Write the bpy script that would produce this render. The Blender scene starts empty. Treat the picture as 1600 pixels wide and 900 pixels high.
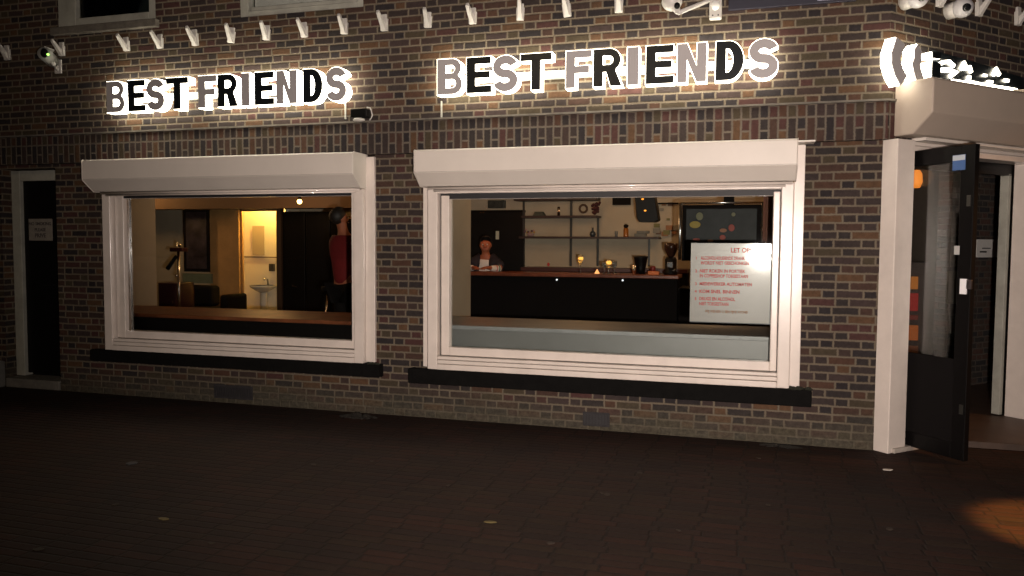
import bpy, bmesh, math, random
from mathutils import Vector, Matrix
from mathutils.geometry import tessellate_polygon
rnd = random.Random(7)
S = bpy.context.scene
COL = S.collection

# ------------------------------------------------------------------ camera
F_PX = 1235.2
CAM = Vector((-0.918, -6.262, 1.5))
R_ = Vector((0.95852513, 0.28494202, 0.00613384))
U_ = Vector((-0.0217438, 0.05165183, 0.99842841))
V_ = Vector((-0.28417738, 0.9571521, -0.0557053))
cam = bpy.data.cameras.new('camera'); co = bpy.data.objects.new('camera', cam); COL.objects.link(co)
m = Matrix((R_, U_, -V_)).transposed().to_4x4(); m.translation = CAM
co.matrix_world = m
cam.sensor_width = 36; cam.lens = F_PX / 1600 * 36; cam.clip_end = 500; cam.clip_start = .05
S.camera = co
# ------------------------------------------------------------------ night sky, flash, street lamp
w = bpy.data.worlds.new('World'); S.world = w; w.use_nodes = True
nt = w.node_tree; bg = nt.nodes['Background']
sky = nt.nodes.new('ShaderNodeTexSky'); sky.sky_type = 'NISHITA'; sky.sun_disc = False
sky.sun_elevation = math.radians(-4); sky.sun_rotation = math.radians(200)
nt.links.new(sky.outputs[0], bg.inputs[0]); bg.inputs[1].default_value = 0.05
S.view_settings.view_transform = 'Standard'; S.view_settings.look = 'None'
S.view_settings.exposure = 0; S.view_settings.gamma = 1
def lamp(name, kind, loc, energy, color=(1, 1, 1), size=.02, target=None, spot=None, blend=.5):
    l = bpy.data.lights.new(name, kind); l.energy = energy; l.color = color
    if kind in ('POINT', 'SPOT'): l.shadow_soft_size = size
    if kind == 'SPOT': l.spot_size = math.radians(spot); l.spot_blend = blend
    o = bpy.data.objects.new(name, l); COL.objects.link(o); o.location = loc
    if target is not None:
        o.rotation_euler = (Vector(target) - Vector(loc)).to_track_quat('-Z', 'Y').to_euler()
    return o
# the camera's own flash, a hand's width beside the lens
lamp('camera_flash', 'SPOT', CAM + R_*.24 - U_*.12, 1550, (1, .84, .75), .03, (-1.8, 0, 1.95), 100, 1.0)
# warm street lamp round the corner on the right
lamp('street_lamp_light', 'SPOT', (3.4, -3.4, 6.5), 9000, (1, .45, .10), .06, (.86, -1.50, 0), 8.5, .35)
lamp('ambient_fill_light', 'POINT', (-5.5, -15, 7.5), 300, (1, .72, .42), .4)  # unseen lamp behind the camera, added as warm ambient fill
lamp('street_lamp_glow', 'SPOT', (5.0, -.2, 3.4), 500, (1, .45, .15), .1, (.9, .6, 1.0), 34, .8)

# ------------------------------------------------------------------ pixel <-> place helpers (measuring only)
def ray(px, py):
    return (R_*((px-800)/F_PX) - U_*((py-450)/F_PX) + V_)
def onY(px, py, y=0.0):
    d = ray(px, py); t = (y - CAM.y)/d.y; return CAM + d*t
def onZ(px, py, z=0.0):
    d = ray(px, py); t = (z - CAM.z)/d.z; return CAM + d*t
C45 = math.sqrt(.5)
def onB(px, py, off=0.0):          # corner facade, running at 45 degrees; returns (s, z)
    d = ray(px, py); n = Vector((C45, -C45, 0)); t = (off - CAM.dot(n))/d.dot(n); P = CAM + d*t
    return (P.x*C45 + P.y*C45, P.z)
def bw(s, off, z):                 # corner facade -> world
    return Vector((s*C45 + off*C45, s*C45 - off*C45, z))

# ------------------------------------------------------------------ materials
MATS = {}
def mat(name, col, rough=.6, metal=0, emit=None, estr=0, var=.0, vscale=8, bump=0, bscale=60, spec=None, coat=0):
    if name in MATS: return MATS[name]
    M = bpy.data.materials.new(name); M.use_nodes = True; n = M.node_tree; b = n.nodes['Principled BSDF']
    b.inputs['Base Color'].default_value = (*col, 1); b.inputs['Roughness'].default_value = rough
    b.inputs['Metallic'].default_value = metal
    if spec is not None: b.inputs['Specular IOR Level'].default_value = spec
    if coat: b.inputs['Coat Weight'].default_value = coat; b.inputs['Coat Roughness'].default_value = .08
    if emit: b.inputs['Emission Color'].default_value = (*emit, 1); b.inputs['Emission Strength'].default_value = estr
    if var or bump:
        tc = n.nodes.new('ShaderNodeTexCoord')
        nz = n.nodes.new('ShaderNodeTexNoise'); nz.inputs['Scale'].default_value = vscale; nz.inputs['Detail'].default_value = 6
        nz.inputs['Roughness'].default_value = .65
        n.links.new(tc.outputs['Object'], nz.inputs['Vector'])
        if var:
            r = n.nodes.new('ShaderNodeValToRGB')
            r.color_ramp.elements[0].position = .3; r.color_ramp.elements[1].position = .7
            r.color_ramp.elements[0].color = (*[c*(1-var) for c in col], 1)
            r.color_ramp.elements[1].color = (*[min(1, c*(1+var*.5)) for c in col], 1)
            n.links.new(nz.outputs['Fac'], r.inputs[0]); n.links.new(r.outputs[0], b.inputs['Base Color'])
        if bump:
            n2 = n.nodes.new('ShaderNodeTexNoise'); n2.inputs['Scale'].default_value = bscale; n2.inputs['Detail'].default_value = 5
            n.links.new(tc.outputs['Object'], n2.inputs['Vector'])
            bp = n.nodes.new('ShaderNodeBump'); bp.inputs['Strength'].default_value = bump; bp.inputs['Distance'].default_value = .01
            n.links.new(n2.outputs['Fac'], bp.inputs['Height']); n.links.new(bp.outputs[0], b.inputs['Normal'])
    MATS[name] = M
    return M

def brick_mat(name, mode, cols, mortar, rowh=.0618, period=.285, dirt=True, uoff=0.0, rough=.85, jw=.0072, headf=.667):
    """mode 'wall': courses run along u; 'soldier': bricks stand on end; UVs are metres."""
    M = bpy.data.materials.new(name); M.use_nodes = True; n = M.node_tree; L = n.links
    b = n.nodes['Principled BSDF']
    def N(t, **k):
        x = n.nodes.new(t)
        for a, v in k.items(): setattr(x, a, v)
        return x
    def MT(op, a, b_=None, c=None):
        x = N('ShaderNodeMath', operation=op)
        for i, v in enumerate((a, b_, c)):
            if v is None: continue
            if isinstance(v, (int, float)): x.inputs[i].default_value = v
            else: L.new(v, x.inputs[i])
        return x.outputs[0]
    tc = N('ShaderNodeTexCoord')
    warp = N('ShaderNodeTexNoise'); warp.inputs['Scale'].default_value = 9; warp.inputs['Detail'].default_value = 3
    L.new(tc.outputs['UV'], warp.inputs['Vector'])
    sub = N('ShaderNodeVectorMath', operation='SUBTRACT'); L.new(warp.outputs['Color'], sub.inputs[0]); sub.inputs[1].default_value = (.5, .5, .5)
    sc = N('ShaderNodeVectorMath', operation='SCALE'); L.new(sub.outputs[0], sc.inputs[0]); sc.inputs['Scale'].default_value = .008
    ad = N('ShaderNodeVectorMath', operation='ADD'); L.new(tc.outputs['UV'], ad.inputs[0]); L.new(sc.outputs[0], ad.inputs[1])
    sx = N('ShaderNodeSeparateXYZ'); L.new(ad.outputs[0], sx.inputs[0])
    if mode == 'wall': u, v = sx.outputs[0], sx.outputs[1]
    else: u, v = MT('SUBTRACT', sx.outputs[1], uoff), sx.outputs[0]
    vv = MT('DIVIDE', v, rowh); row = MT('FLOOR', vv); fv = MT('FRACT', vv)
    wn = N('ShaderNodeTexWhiteNoise', noise_dimensions='1D'); L.new(row, wn.inputs['W'])
    jit = MT('MULTIPLY', wn.outputs['Value'], .06 if mode == 'wall' else 0)
    par = MT('MULTIPLY', MT('FLOORED_MODULO', row, 2), .5 if mode == 'wall' else .333)
    uu = MT('ADD', MT('ADD', MT('DIVIDE', u, period), par), MT('DIVIDE', jit, period))
    cell = MT('FLOOR', uu); fu = MT('FRACT', uu)
    head = MT('GREATER_THAN', fu, headf)
    dh = MT('MINIMUM', MT('SUBTRACT', fu, headf), MT('SUBTRACT', 1, fu))
    ds = MT('MINIMUM', fu, MT('SUBTRACT', headf, fu))
    du = MT('MULTIPLY', MT('MAXIMUM', dh, ds), period)
    dv = MT('MULTIPLY', MT('MINIMUM', fv, MT('SUBTRACT', 1, fv)), rowh)
    d = MT('MINIMUM', du, dv)
    en = N('ShaderNodeTexNoise'); en.inputs['Scale'].default_value = 70; en.inputs['Detail'].default_value = 3; L.new(tc.outputs['UV'], en.inputs['Vector'])
    d = MT('ADD', d, MT('MULTIPLY', MT('SUBTRACT', en.outputs['Fac'], .5), .011))
    mr = N('ShaderNodeMapRange', interpolation_type='SMOOTHSTEP'); L.new(d, mr.inputs['Value'])
    mr.inputs['From Min'].default_value = jw-.005; mr.inputs['From Max'].default_value = jw+.005
    mask = mr.outputs['Result']
    idv = N('ShaderNodeCombineXYZ'); L.new(MT('ADD', MT('MULTIPLY', cell, 2), head), idv.inputs[0]); L.new(row, idv.inputs[1])
    wid = N('ShaderNodeTexWhiteNoise', noise_dimensions='3D'); L.new(idv.outputs[0], wid.inputs['Vector'])
    cr = N('ShaderNodeValToRGB'); cr.color_ramp.interpolation = 'CONSTANT'
    els = cr.color_ramp.elements
    els[0].color = (*cols[0], 1); els[1].position = 1/len(cols); els[1].color = (*cols[1], 1)
    for i in range(2, len(cols)): e = els.new(i/len(cols)); e.color = (*cols[i], 1)
    L.new(wid.outputs['Value'], cr.inputs[0])
    n2 = N('ShaderNodeTexNoise'); n2.inputs['Scale'].default_value = 28; n2.inputs['Detail'].default_value = 7; n2.inputs['Roughness'].default_value = .7
    L.new(tc.outputs['UV'], n2.inputs['Vector'])
    mul = N('ShaderNodeMix', data_type='RGBA', blend_type='MULTIPLY'); mul.inputs['Factor'].default_value = 1
    v2 = MT('ADD', MT('MULTIPLY', n2.outputs['Fac'], 1.3), .35)
    cv = N('ShaderNodeCombineColor'); [L.new(v2, cv.inputs[i]) for i in range(3)]
    L.new(cr.outputs[0], mul.inputs['A']); L.new(cv.outputs[0], mul.inputs['B'])
    n3 = N('ShaderNodeTexNoise'); n3.inputs['Scale'].default_value = 3.2; n3.inputs['Detail'].default_value = 5; L.new(tc.outputs['UV'], n3.inputs['Vector'])
    mm = N('ShaderNodeMix', data_type='RGBA'); L.new(n3.outputs['Fac'], mm.inputs['Factor'])
    mm.inputs['A'].default_value = (*[c*.62 for c in mortar], 1); mm.inputs['B'].default_value = (*[c*1.3 for c in mortar], 1)
    mx = N('ShaderNodeMix', data_type='RGBA'); L.new(mask, mx.inputs['Factor']); L.new(mm.outputs['Result'], mx.inputs['A']); L.new(mul.outputs['Result'], mx.inputs['B'])
    out = mx.outputs['Result']
    # large blotches of grime
    n4 = N('ShaderNodeTexNoise'); n4.inputs['Scale'].default_value = 1.1; n4.inputs['Detail'].default_value = 6; L.new(tc.outputs['UV'], n4.inputs['Vector'])
    g = MT('ADD', MT('MULTIPLY', n4.outputs['Fac'], .9), .52)
    gc = N('ShaderNodeCombineColor'); [L.new(g, gc.inputs[i]) for i in range(3)]
    m4 = N('ShaderNodeMix', data_type='RGBA', blend_type='MULTIPLY'); m4.inputs['Factor'].default_value = 1
    L.new(out, m4.inputs['A']); L.new(gc.outputs[0], m4.inputs['B']); out = m4.outputs['Result']
    if dirt:
        z = MT('ADD', sx.outputs[1], MT('MULTIPLY', MT('SUBTRACT', n4.outputs['Fac'], .5), .35))
        dm = N('ShaderNodeMapRange'); L.new(z, dm.inputs['Value']); dm.inputs['From Min'].default_value = .28; dm.inputs['From Max'].default_value = .02
        dm.inputs['To Max'].default_value = .82
        m5 = N('ShaderNodeMix', data_type='RGBA'); L.new(dm.outputs['Result'], m5.inputs['Factor']); L.new(out, m5.inputs['A'])
        dn = N('ShaderNodeValToRGB'); L.new(n2.outputs['Fac'], dn.inputs[0]); dn.color_ramp.elements[0].position = .35; dn.color_ramp.elements[1].position = .7
        dn.color_ramp.elements[0].color = (.035, .032, .022, 1); dn.color_ramp.elements[1].color = (.10, .09, .065, 1)
        L.new(dn.outputs[0], m5.inputs['B']); out = m5.outputs['Result']
    L.new(out, b.inputs['Base Color']); b.inputs['Roughness'].default_value = rough; b.inputs['Specular IOR Level'].default_value = .22
    h = MT('ADD', mask, MT('MULTIPLY', n2.outputs['Fac'], .35))
    bp = N('ShaderNodeBump'); bp.inputs['Strength'].default_value = .7; bp.inputs['Distance'].default_value = .006
    L.new(h, bp.inputs['Height']); L.new(bp.outputs[0], b.inputs['Normal'])
    return M

BRK = [(.030, .022, .020), (.050, .028, .021), (.020, .016, .017), (.062, .032, .021), (.040, .026, .022), (.034, .025, .023), (.080, .044, .024), (.055, .025, .022), (.026, .021, .020), (.050, .038, .024), (.040, .027, .025), (.023, .019, .020)]
M_brick = brick_mat('brown brick', 'wall', BRK, (.142, .116, .084))
M_soldier = brick_mat('brown soldier brick', 'soldier', BRK, (.125, .104, .082), rowh=.0655, period=.27, uoff=2.26, dirt=False, jw=.0072)
M_inbrick = brick_mat('dark interior brick', 'wall', [(.03, .027, .025), (.05, .035, .028), (.025, .024, .025), (.06, .035, .028)], (.07, .06, .05), dirt=False)
M_pave = brick_mat('dark paving brick', 'wall', [(.020, .0080, .0050), (.016, .0068, .0046), (.023, .0090, .0052), (.014, .0065, .0046), (.026, .0092, .0054), (.018, .0085, .0050), (.021, .0105, .0056)],
                   (.009, .005, .0038), rowh=.074, period=.44, dirt=False, rough=.8, jw=.0055, headf=.5)
M_white = mat('white frame paint', (.70, .63, .57), .28, var=.10, vscale=5, bump=.04, bscale=30, coat=.5)
M_box = mat('white coated shutter metal', (.66, .61, .55), .42, var=.05, vscale=3)
M_dkwhite = mat('old white paint', (.36, .36, .31), .5, var=.25, vscale=6)
M_gap = mat('flat black', (.012, .012, .014), .6)
M_sill = mat('black stone sill', (.004, .0038, .0035), .9, spec=.15, var=.4, vscale=14, bump=.6, bscale=25)
M_black = mat('black paint', (.0035, .003, .003), .45, spec=.2)
M_blackm = mat('matt black', (.006, .005, .005), .85, spec=.12)
M_grey = mat('grey paint', (.20, .20, .20), .5, var=.1)
M_beige = mat('beige interior plaster', (.42, .36, .27), .8, var=.12, vscale=2)
M_brownwall = mat('brown interior wall', (.42, .24, .09), .7, var=.25, vscale=3)
M_dkbrown = mat('dark brown interior wall', (.05, .03, .018), .8, var=.2)
M_toilet = mat('white tiled wall', (.78, .72, .58), .35)
M_chrome = mat('polished steel', (.8, .8, .8), .12, 1)
M_wood = mat('red brown bar wood', (.20, .055, .025), .35, var=.4, vscale=7)
M_benchwood = mat('brown bench top', (.24, .075, .03), .45, var=.5, vscale=6)
M_benchgrey = mat('pale bench top', (.26, .275, .28), .45, spec=.9, var=.2, vscale=6)
M_frost = mat('grey painted panel', (.16, .168, .165), .42, spec=1.0, var=.12, vscale=4)
M_skin = mat('skin', (.34, .11, .055), .6)
M_hair = mat('dark hair', (.012, .009, .008), .6)
M_glow = mat('glowing white acrylic', (.8, .85, .9), .4, emit=(1.0, .90, .70), estr=12)
M_facew = mat('grey letter face', (.40, .38, .38), .45)
M_faceb = mat('black letter face', (.008, .010, .012), .3)
M_rail = mat('steel raceway', (.40, .40, .36), .45)
M_bracket = mat('white bracket plastic', (.52, .50, .47), .45)
def glass_mat():
    M = bpy.data.materials.new('window glass'); M.use_nodes = True; n = M.node_tree; L = n.links
    n.nodes.remove(n.nodes['Principled BSDF'])
    tr = n.nodes.new('ShaderNodeBsdfTransparent'); tr.inputs[0].default_value = (.93, .95, .94, 1)
    gl = n.nodes.new('ShaderNodeBsdfGlossy'); gl.inputs['Roughness'].default_value = .016
    fr = n.nodes.new('ShaderNodeFresnel'); fr.inputs['IOR'].default_value = 1.45
    mx = n.nodes.new('ShaderNodeMixShader'); L.new(fr.outputs[0], mx.inputs[0]); L.new(tr.outputs[0], mx.inputs[1]); L.new(gl.outputs[0], mx.inputs[2])
    L.new(mx.outputs[0], n.nodes['Material Output'].inputs[0])
    return M
M_glass = glass_mat()

# ------------------------------------------------------------------ mesh helpers
class MB:
    def __init__(s): s.v = []; s.f = []
    def add(s, vs, fs):
        o = len(s.v); s.v += [tuple(v) for v in vs]; s.f += [[i+o for i in f] for f in fs]; return s
    def box(s, x0, x1, y0, y1, z0, z1):
        return s.add([(x, y, z) for z in (z0, z1) for x, y in ((x0, y0), (x1, y0), (x1, y1), (x0, y1))],
                     [(3, 2, 1, 0), (4, 5, 6, 7), (0, 1, 5, 4), (1, 2, 6, 5), (2, 3, 7, 6), (3, 0, 4, 7)])
    def bbox(s, s0, s1, o0, o1, z0, z1):     # box on the corner facade (s along, o outward)
        if o0 < o1: o0, o1 = o1, o0
        return s.add([bw(a, b, z) for z in (z0, z1) for a, b in ((s0, o0), (s1, o0), (s1, o1), (s0, o1))],
                     [(3, 2, 1, 0), (4, 5, 6, 7), (0, 1, 5, 4), (1, 2, 6, 5), (2, 3, 7, 6), (3, 0, 4, 7)])
    def prism(s, plan, z0, z1):              # plan: ccw polygon
        k = len(plan)
        vs = [(p[0], p[1], z0) for p in plan] + [(p[0], p[1], z1) for p in plan]
        return s.add(vs, [tuple(range(k))[::-1], tuple(range(k, 2*k))] + [(i, (i+1) % k, (i+1) % k+k, i+k) for i in range(k)])
    def solid(s, loops, fn, a, b):           # 2d loops (outer first) extruded from depth a to b; fn(x, y, depth) -> point
        pts = [p for l in loops for p in l]; k = len(pts)
        tri = tessellate_polygon([[Vector((p[0], p[1], 0)) for p in l] for l in loops])
        vs = [fn(p[0], p[1], a) for p in pts] + [fn(p[0], p[1], b) for p in pts]
        fs = [tuple(t) for t in tri] + [tuple(i+k for i in t[::-1]) for t in tri]
        o = 0
        for l in loops:
            q = len(l)
            fs += [(o+i, o+(i+1) % q, o+(i+1) % q+k, o+i+k) for i in range(q)]; o += q
        return s.add(vs, fs)
    def tube(s, pts, r, seg=10, caps=True):
        pts = [Vector(p) for p in pts]; rr = r if isinstance(r, (list, tuple)) else [r]*len(pts)
        vs = []; fs = []; prev = None
        for i, p in enumerate(pts):
            t = (pts[min(i+1, len(pts)-1)] - pts[max(i-1, 0)]).normalized()
            a = prev if prev else (Vector((0, 0, 1)) if abs(t.z) < .9 else Vector((1, 0, 0)))
            a = (a - t*a.dot(t)).normalized(); prev = a; c = t.cross(a)
            for k in range(seg):
                an = 2*math.pi*k/seg; vs.append(p + a*(math.cos(an)*rr[i]) + c*(math.sin(an)*rr[i]))
        for i in range(len(pts)-1):
            for k in range(seg):
                k2 = (k+1) % seg; fs.append((i*seg+k, i*seg+k2, (i+1)*seg+k2, (i+1)*seg+k))
        if caps: fs += [tuple(range(seg))[::-1], tuple(range((len(pts)-1)*seg, len(pts)*seg))]
        return s.add(vs, fs)
    def lathe(s, c, prof, seg=16):           # prof [(r, z)] about the vertical through c
        return s.tube([(c[0], c[1], c[2]+z) for r, z in prof], [max(r, .0004) for r, z in prof], seg)
    def ball(s, c, rx, ry=None, rz=None, seg=12, rings=8):
        ry = ry or rx; rz = rz or rx
        vs = [(c[0], c[1], c[2]-rz)]
        for i in range(1, rings):
            a = -math.pi/2+math.pi*i/rings
            for k in range(seg):
                b = 2*math.pi*k/seg; vs.append((c[0]+rx*math.cos(a)*math.cos(b), c[1]+ry*math.cos(a)*math.sin(b), c[2]+rz*math.sin(a)))
        vs.append((c[0], c[1], c[2]+rz)); fs = []
        for k in range(seg): fs.append((0, 1+(k+1) % seg, 1+k))
        for i in range(rings-2):
            for k in range(seg):
                k2 = (k+1) % seg; a = 1+i*seg; fs.append((a+k, a+k2, a+seg+k2, a+seg+k))
        e = 1+(rings-2)*seg
        for k in range(seg): fs.append((e+k, e+(k+1) % seg, e+seg))
        return s.add(vs, fs)
    def build(s, name, m, parent=None, bevel=0, smooth=False, seg=2):
        me = bpy.data.meshes.new(name); me.from_pydata(s.v, [], s.f)
        bm = bmesh.new(); bm.from_mesh(me); bmesh.ops.recalc_face_normals(bm, faces=bm.faces)
        uv = bm.loops.layers.uv.new('UVMap')
        for f in bm.faces:
            n = f.normal
            if smooth: f.smooth = True
            for l in f.loops:
                p = l.vert.co
                if abs(n.z) > .8: l[uv].uv = (p.x, p.y)
                elif abs(n.y) > .9: l[uv].uv = (p.x, p.z)
                elif abs(n.x) > .9: l[uv].uv = (p.y, p.z)
                elif n.x*n.y < 0: l[uv].uv = ((p.x+p.y)*C45, p.z)
                else: l[uv].uv = ((p.x-p.y)*C45, p.z)
        bm.to_mesh(me); bm.free()
        me.materials.append(m)
        o = bpy.data.objects.new(name, me); COL.objects.link(o)
        if parent: o.parent = parent
        if bevel:
            md = o.modifiers.new('bevel', 'BEVEL'); md.width = bevel; md.segments = seg; md.limit_method = 'ANGLE'
        return o
def rebase(o, loc):
    """put a thing's origin at loc without moving its geometry"""
    loc = Vector(loc)
    o.location = loc
    if o.type == 'MESH': o.data.transform(Matrix.Translation(-loc))
    else:
        pass
    return o
def tag(o, label, cat, group=None):
    o['label'] = label; o['category'] = cat
    if group: o['group'] = group
    return o
def thing(name, label, cat, group=None):
    o = bpy.data.objects.new(name, None); COL.objects.link(o); o.empty_display_size = .1
    return tag(o, label, cat, group)
def place(o, base):
    """move an Empty's origin to its base point, children keep their place"""
    base = Vector(base); o.location = base
    for c in o.children: c.location = c.location - base
    return o
def structure(o): o['kind'] = 'structure'; return o
def text(name, s, loc, size, m, parent, rotz=0, align='LEFT', bold=0.0, ext=.0008, xs=1.0):
    cu = bpy.data.curves.new(name, 'FONT'); cu.body = s; cu.size = size; cu.extrude = ext; cu.offset = bold; cu.align_x = align
    cu.resolution_u = 3
    o = bpy.data.objects.new(name, cu); COL.objects.link(o)
    dg = bpy.context.evaluated_depsgraph_get(); me = bpy.data.meshes.new_from_object(o.evaluated_get(dg))
    bpy.data.objects.remove(o)
    M = Matrix.Translation(loc) @ Matrix.Rotation(rotz, 4, 'Z') @ Matrix.Rotation(math.pi/2, 4, 'X') @ Matrix.Scale(xs, 4, (1, 0, 0))
    me.transform(M); me.materials.clear(); me.materials.append(m)
    o = bpy.data.objects.new(name, me); COL.objects.link(o)
    if parent: o.parent = parent
    return o

# ================================================================== SETTING
pv = MB().add([(-60, -60, 0), (60, -60, 0), (60, .02, 0), (-60, .02, 0)], [(0, 1, 2, 3)])
pv.v = [(x, y, 0) for x, y in ((-60, -60), (60, -60), (60, 60), (-60, 60))]
structure(pv.build('pavement', M_pave))
# rotate the paving pattern a little against the wall, uneven shine comes from the noise bump
B_ = thing('corner_building', 'dark brown brick corner building with two lit shop windows and an entrance across the corner', 'building')

# ---------------- lower brick wall
WL0, WL1 = -6.87, -4.02
WR0, WR1 = -3.50, -.53
q = MB()
T = .30
q.box(-16, -8.2, 0, T, 0, 2.26)
q.box(-7.5, WL0, 0, T, 0, 2.26)
q.box(WL1, WR0, 0, T, 0, 2.26)
q.box(WL0, WL1, 0, T, 0, .36)
q.box(WR0, WR1, 0, T, 0, .34)
q.prism([(WR1, 0), (0, 0), (.03, .03), (-.18, .24), (-.18, T), (WR1, T)], 0, 2.26)
q.box(-8.2, -7.5, 0, T, 2.225, 2.26)
q.prism([bw(2.085, 0, 0)[:2], bw(7, 0, 0)[:2], bw(7, -T, 0)[:2], bw(2.085, -T, 0)[:2]], 0, 2.26)
q.build('wall', M_brick, B_)
# ---------------- soldier course, ledge and upper wall (5 cm proud)
t = .05; k = t*math.tan(math.radians(22.5))
def band(t, z0, z1, m, name):
    k = t*math.tan(math.radians(22.5)); e = 7
    P = [(-16, -t), (k, -t), (k+e*C45, -t+e*C45), (k+e*C45-.3*C45, -t+e*C45+.3*C45), (k-.14, -t+.34), (-16, -t+.34)]
    MB().prism(P, z0, z1).build(name, m, B_)
band(.052, 2.262, 2.53, M_soldier, 'soldier_course')
band(.070, 2.532, 2.546, mat('grey mortar ledge', (.13, .115, .095), .8, var=.4, vscale=9), 'ledge')
def upper():
    # openings for the upstairs windows
    q = MB(); z0, z1 = 2.548, 4.6; t = .05; k = t*math.tan(math.radians(22.5)); e = 7
    q.box(-16, -7.37, -t, .25, z0, z1)
    q.box(-7.37, -6.23, -t, .25, z0, 3.56)
    q.box(-6.23, -5.32, -t, .25, z0, z1)
    q.box(-5.32, -4.10, -t, .25, z0, 3.51)
    P = [(-4.10, -t), (k, -t), (k+e*C45, -t+e*C45), (k+e*C45-.3*C45, -t+e*C45+.3*C45), (k-.12, -t+.3), (-4.10, .25)]
    q.prism(P, z0, z1)
    q.build('wall', M_brick, B_)
upper()

# ---------------- shop windows
def shop_window(x0, x1, gx0, gx1, strip1, z0, zt, gz0, gz1, name):
    f = MB(); m = M_white
    yo, ys = -.075, -.022
    wl = .088
    # outer casing
    f.box(x0, x0+wl, yo, .10, z0, zt)
    f.box(x1-wl, x1, yo, .10, z0, zt)
    f.box(x0+wl, x1-wl, yo, .10, gz1+.045, zt)
    for a, b_, yy in ((z0, z0+.047, yo-.008), (z0+.050, z0+.082, yo), (z0+.085, z0+.112, yo+.006)):
        f.box(x0+wl, x1-wl, yy, .10, a, b_)
    # sash
    f.box(x0+wl+.014, gx0, ys, .06, z0+.117, gz1+.03)
    f.box(gx1, x1-wl-.004, ys, .06, z0+.117, gz1+.03)
    f.box(gx0, gx1, ys, .06, z0+.117, gz0)
    f.box(gx0, gx1, ys+.016, .06, gz1, gz1+.03)
    fr = f.build('shop_window', m, B_, bevel=.007, seg=3)
    MB().box(x0+wl-.002, x1-wl+.002, .061, .064, z0+.05, gz1+.10).v
    g = MB(); e = .002
    g.box(x0+wl-.01, gx0-.01, .0, .05, z0+.1, gz1+.06); g.box(gx1+.01, x1-wl+.01, .0, .05, z0+.1, gz1+.06)
    g.box(gx0-.01, gx1+.01, .0, .05, z0+.02, gz0-.01); g.box(gx0-.01, gx1+.01, -.012, .05, gz1+.002, gz1+.06)
    g.build('groove_shade', M_gap, fr)  # black backing paints the shade into the grooves between frame parts
    MB().box(gx0-.005, gx1+.005, .028, .034, gz0-.005, gz1+.005).build('pane', M_glass, fr)
    MB().box(x1+.0015, strip1, -.030, .12, z0+.008, 2.243).build('side_casing', M_white, fr, bevel=.004)
    MB().box(x0-.07, x0-.0015, -.004, .12, z0+.008, 2.243).build('side_casing', M_white, fr, bevel=.004)
    # roller shutter box
    b = MB(); P = [(-.0015, 2.261), (-.255, 2.261), (-.265, 2.25), (-.265, 2.075), (-.135, 1.972), (-.0015, 1.972)]
    bx0, bx1 = x0-.035, x1+.005
    vs = [(bx0, y, z) for y, z in P]+[(bx1, y, z) for y, z in P]; kk = len(P)
    b.add(vs, [tuple(range(kk)), tuple(range(kk, 2*kk))[::-1]]+[(i, (i+1) % kk, (i+1) % kk+kk, i+kk) for i in range(kk)])
    bo = b.build('shutter_box', M_box, fr, bevel=.004)
    for ex0, ex1 in ((bx0-.006, bx0-.0005), (bx1+.0005, bx1+.006)):
        P2 = [(-.0015, 2.264), (-.257, 2.264), (-.269, 2.252), (-.269, 2.072), (-.137, 1.967), (-.0015, 1.967)]
        c = MB(); vs = [(ex0, y, z) for y, z in P2]+[(ex1, y, z) for y, z in P2]
        c.add(vs, [tuple(range(kk)), tuple(range(kk, 2*kk))[::-1]]+[(i, (i+1) % kk, (i+1) % kk+kk, i+kk) for i in range(kk)]).build('end_cap', M_box, bo, bevel=.0015)
    MB().box(bx0+.001, bx1-.001, -.2662, -.2652, 2.078, 2.081).build('seam', mat('grey seam', (.30, .27, .24), .6), bo)
    r = MB(); r.tube([(x0+.02, -.105, 1.958), (x1-.012, -.105, 1.958)], .011, 12)
    r.tube([(x0+.06, -.085, 1.940), (x1-.06, -.085, 1.940)], .009, 12)
    r.build('shutter_slat', M_white, fr, smooth=True)
    # rails in which the shutter runs
    return fr
wl_ = shop_window(-6.87, -4.10, -6.672, -4.238, -4.012, .452, 1.965, .640, 1.912, 'left')
wr_ = shop_window(-3.50, -.597, -3.327, -.738, -.522, .435, 1.965, .622, 1.872, 'right')
def sill(x0, x1, z0, z1, y=-.085):
    s = MB(); n = 40
    for i in range(n):
        a = x0+(x1-x0)*i/n; b = x0+(x1-x0)*(i+1)/n
    s.box(x0, x1, y, .05, z0, z1)
    o = s.build('sill', M_sill, B_, bevel=.008); return o
sill(-7.045, -3.947, .335, .447); sill(-3.676, -.437, .305, .432)
# moss lumps at the sill end
mo = MB()
for i in range(26):
    x = -.60+rnd.random()*.15; mo.ball((x, -.07+rnd.random()*.05, .432+rnd.random()*.006), .012+rnd.random()*.018, .015, .008+rnd.random()*.01, 7, 5)
mo.build('moss', mat('dark moss', (.016, .018, .010), .95, bump=.5, bscale=90), B_); mo = MB()
for i in range(8):
    mo.ball((-4.06+rnd.random()*.1, -.05, .449), .016, .015, .012, 7, 5)
mo.build('moss', mat('dark moss', (.016, .018, .010), .95, bump=.5, bscale=90), B_)

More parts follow.
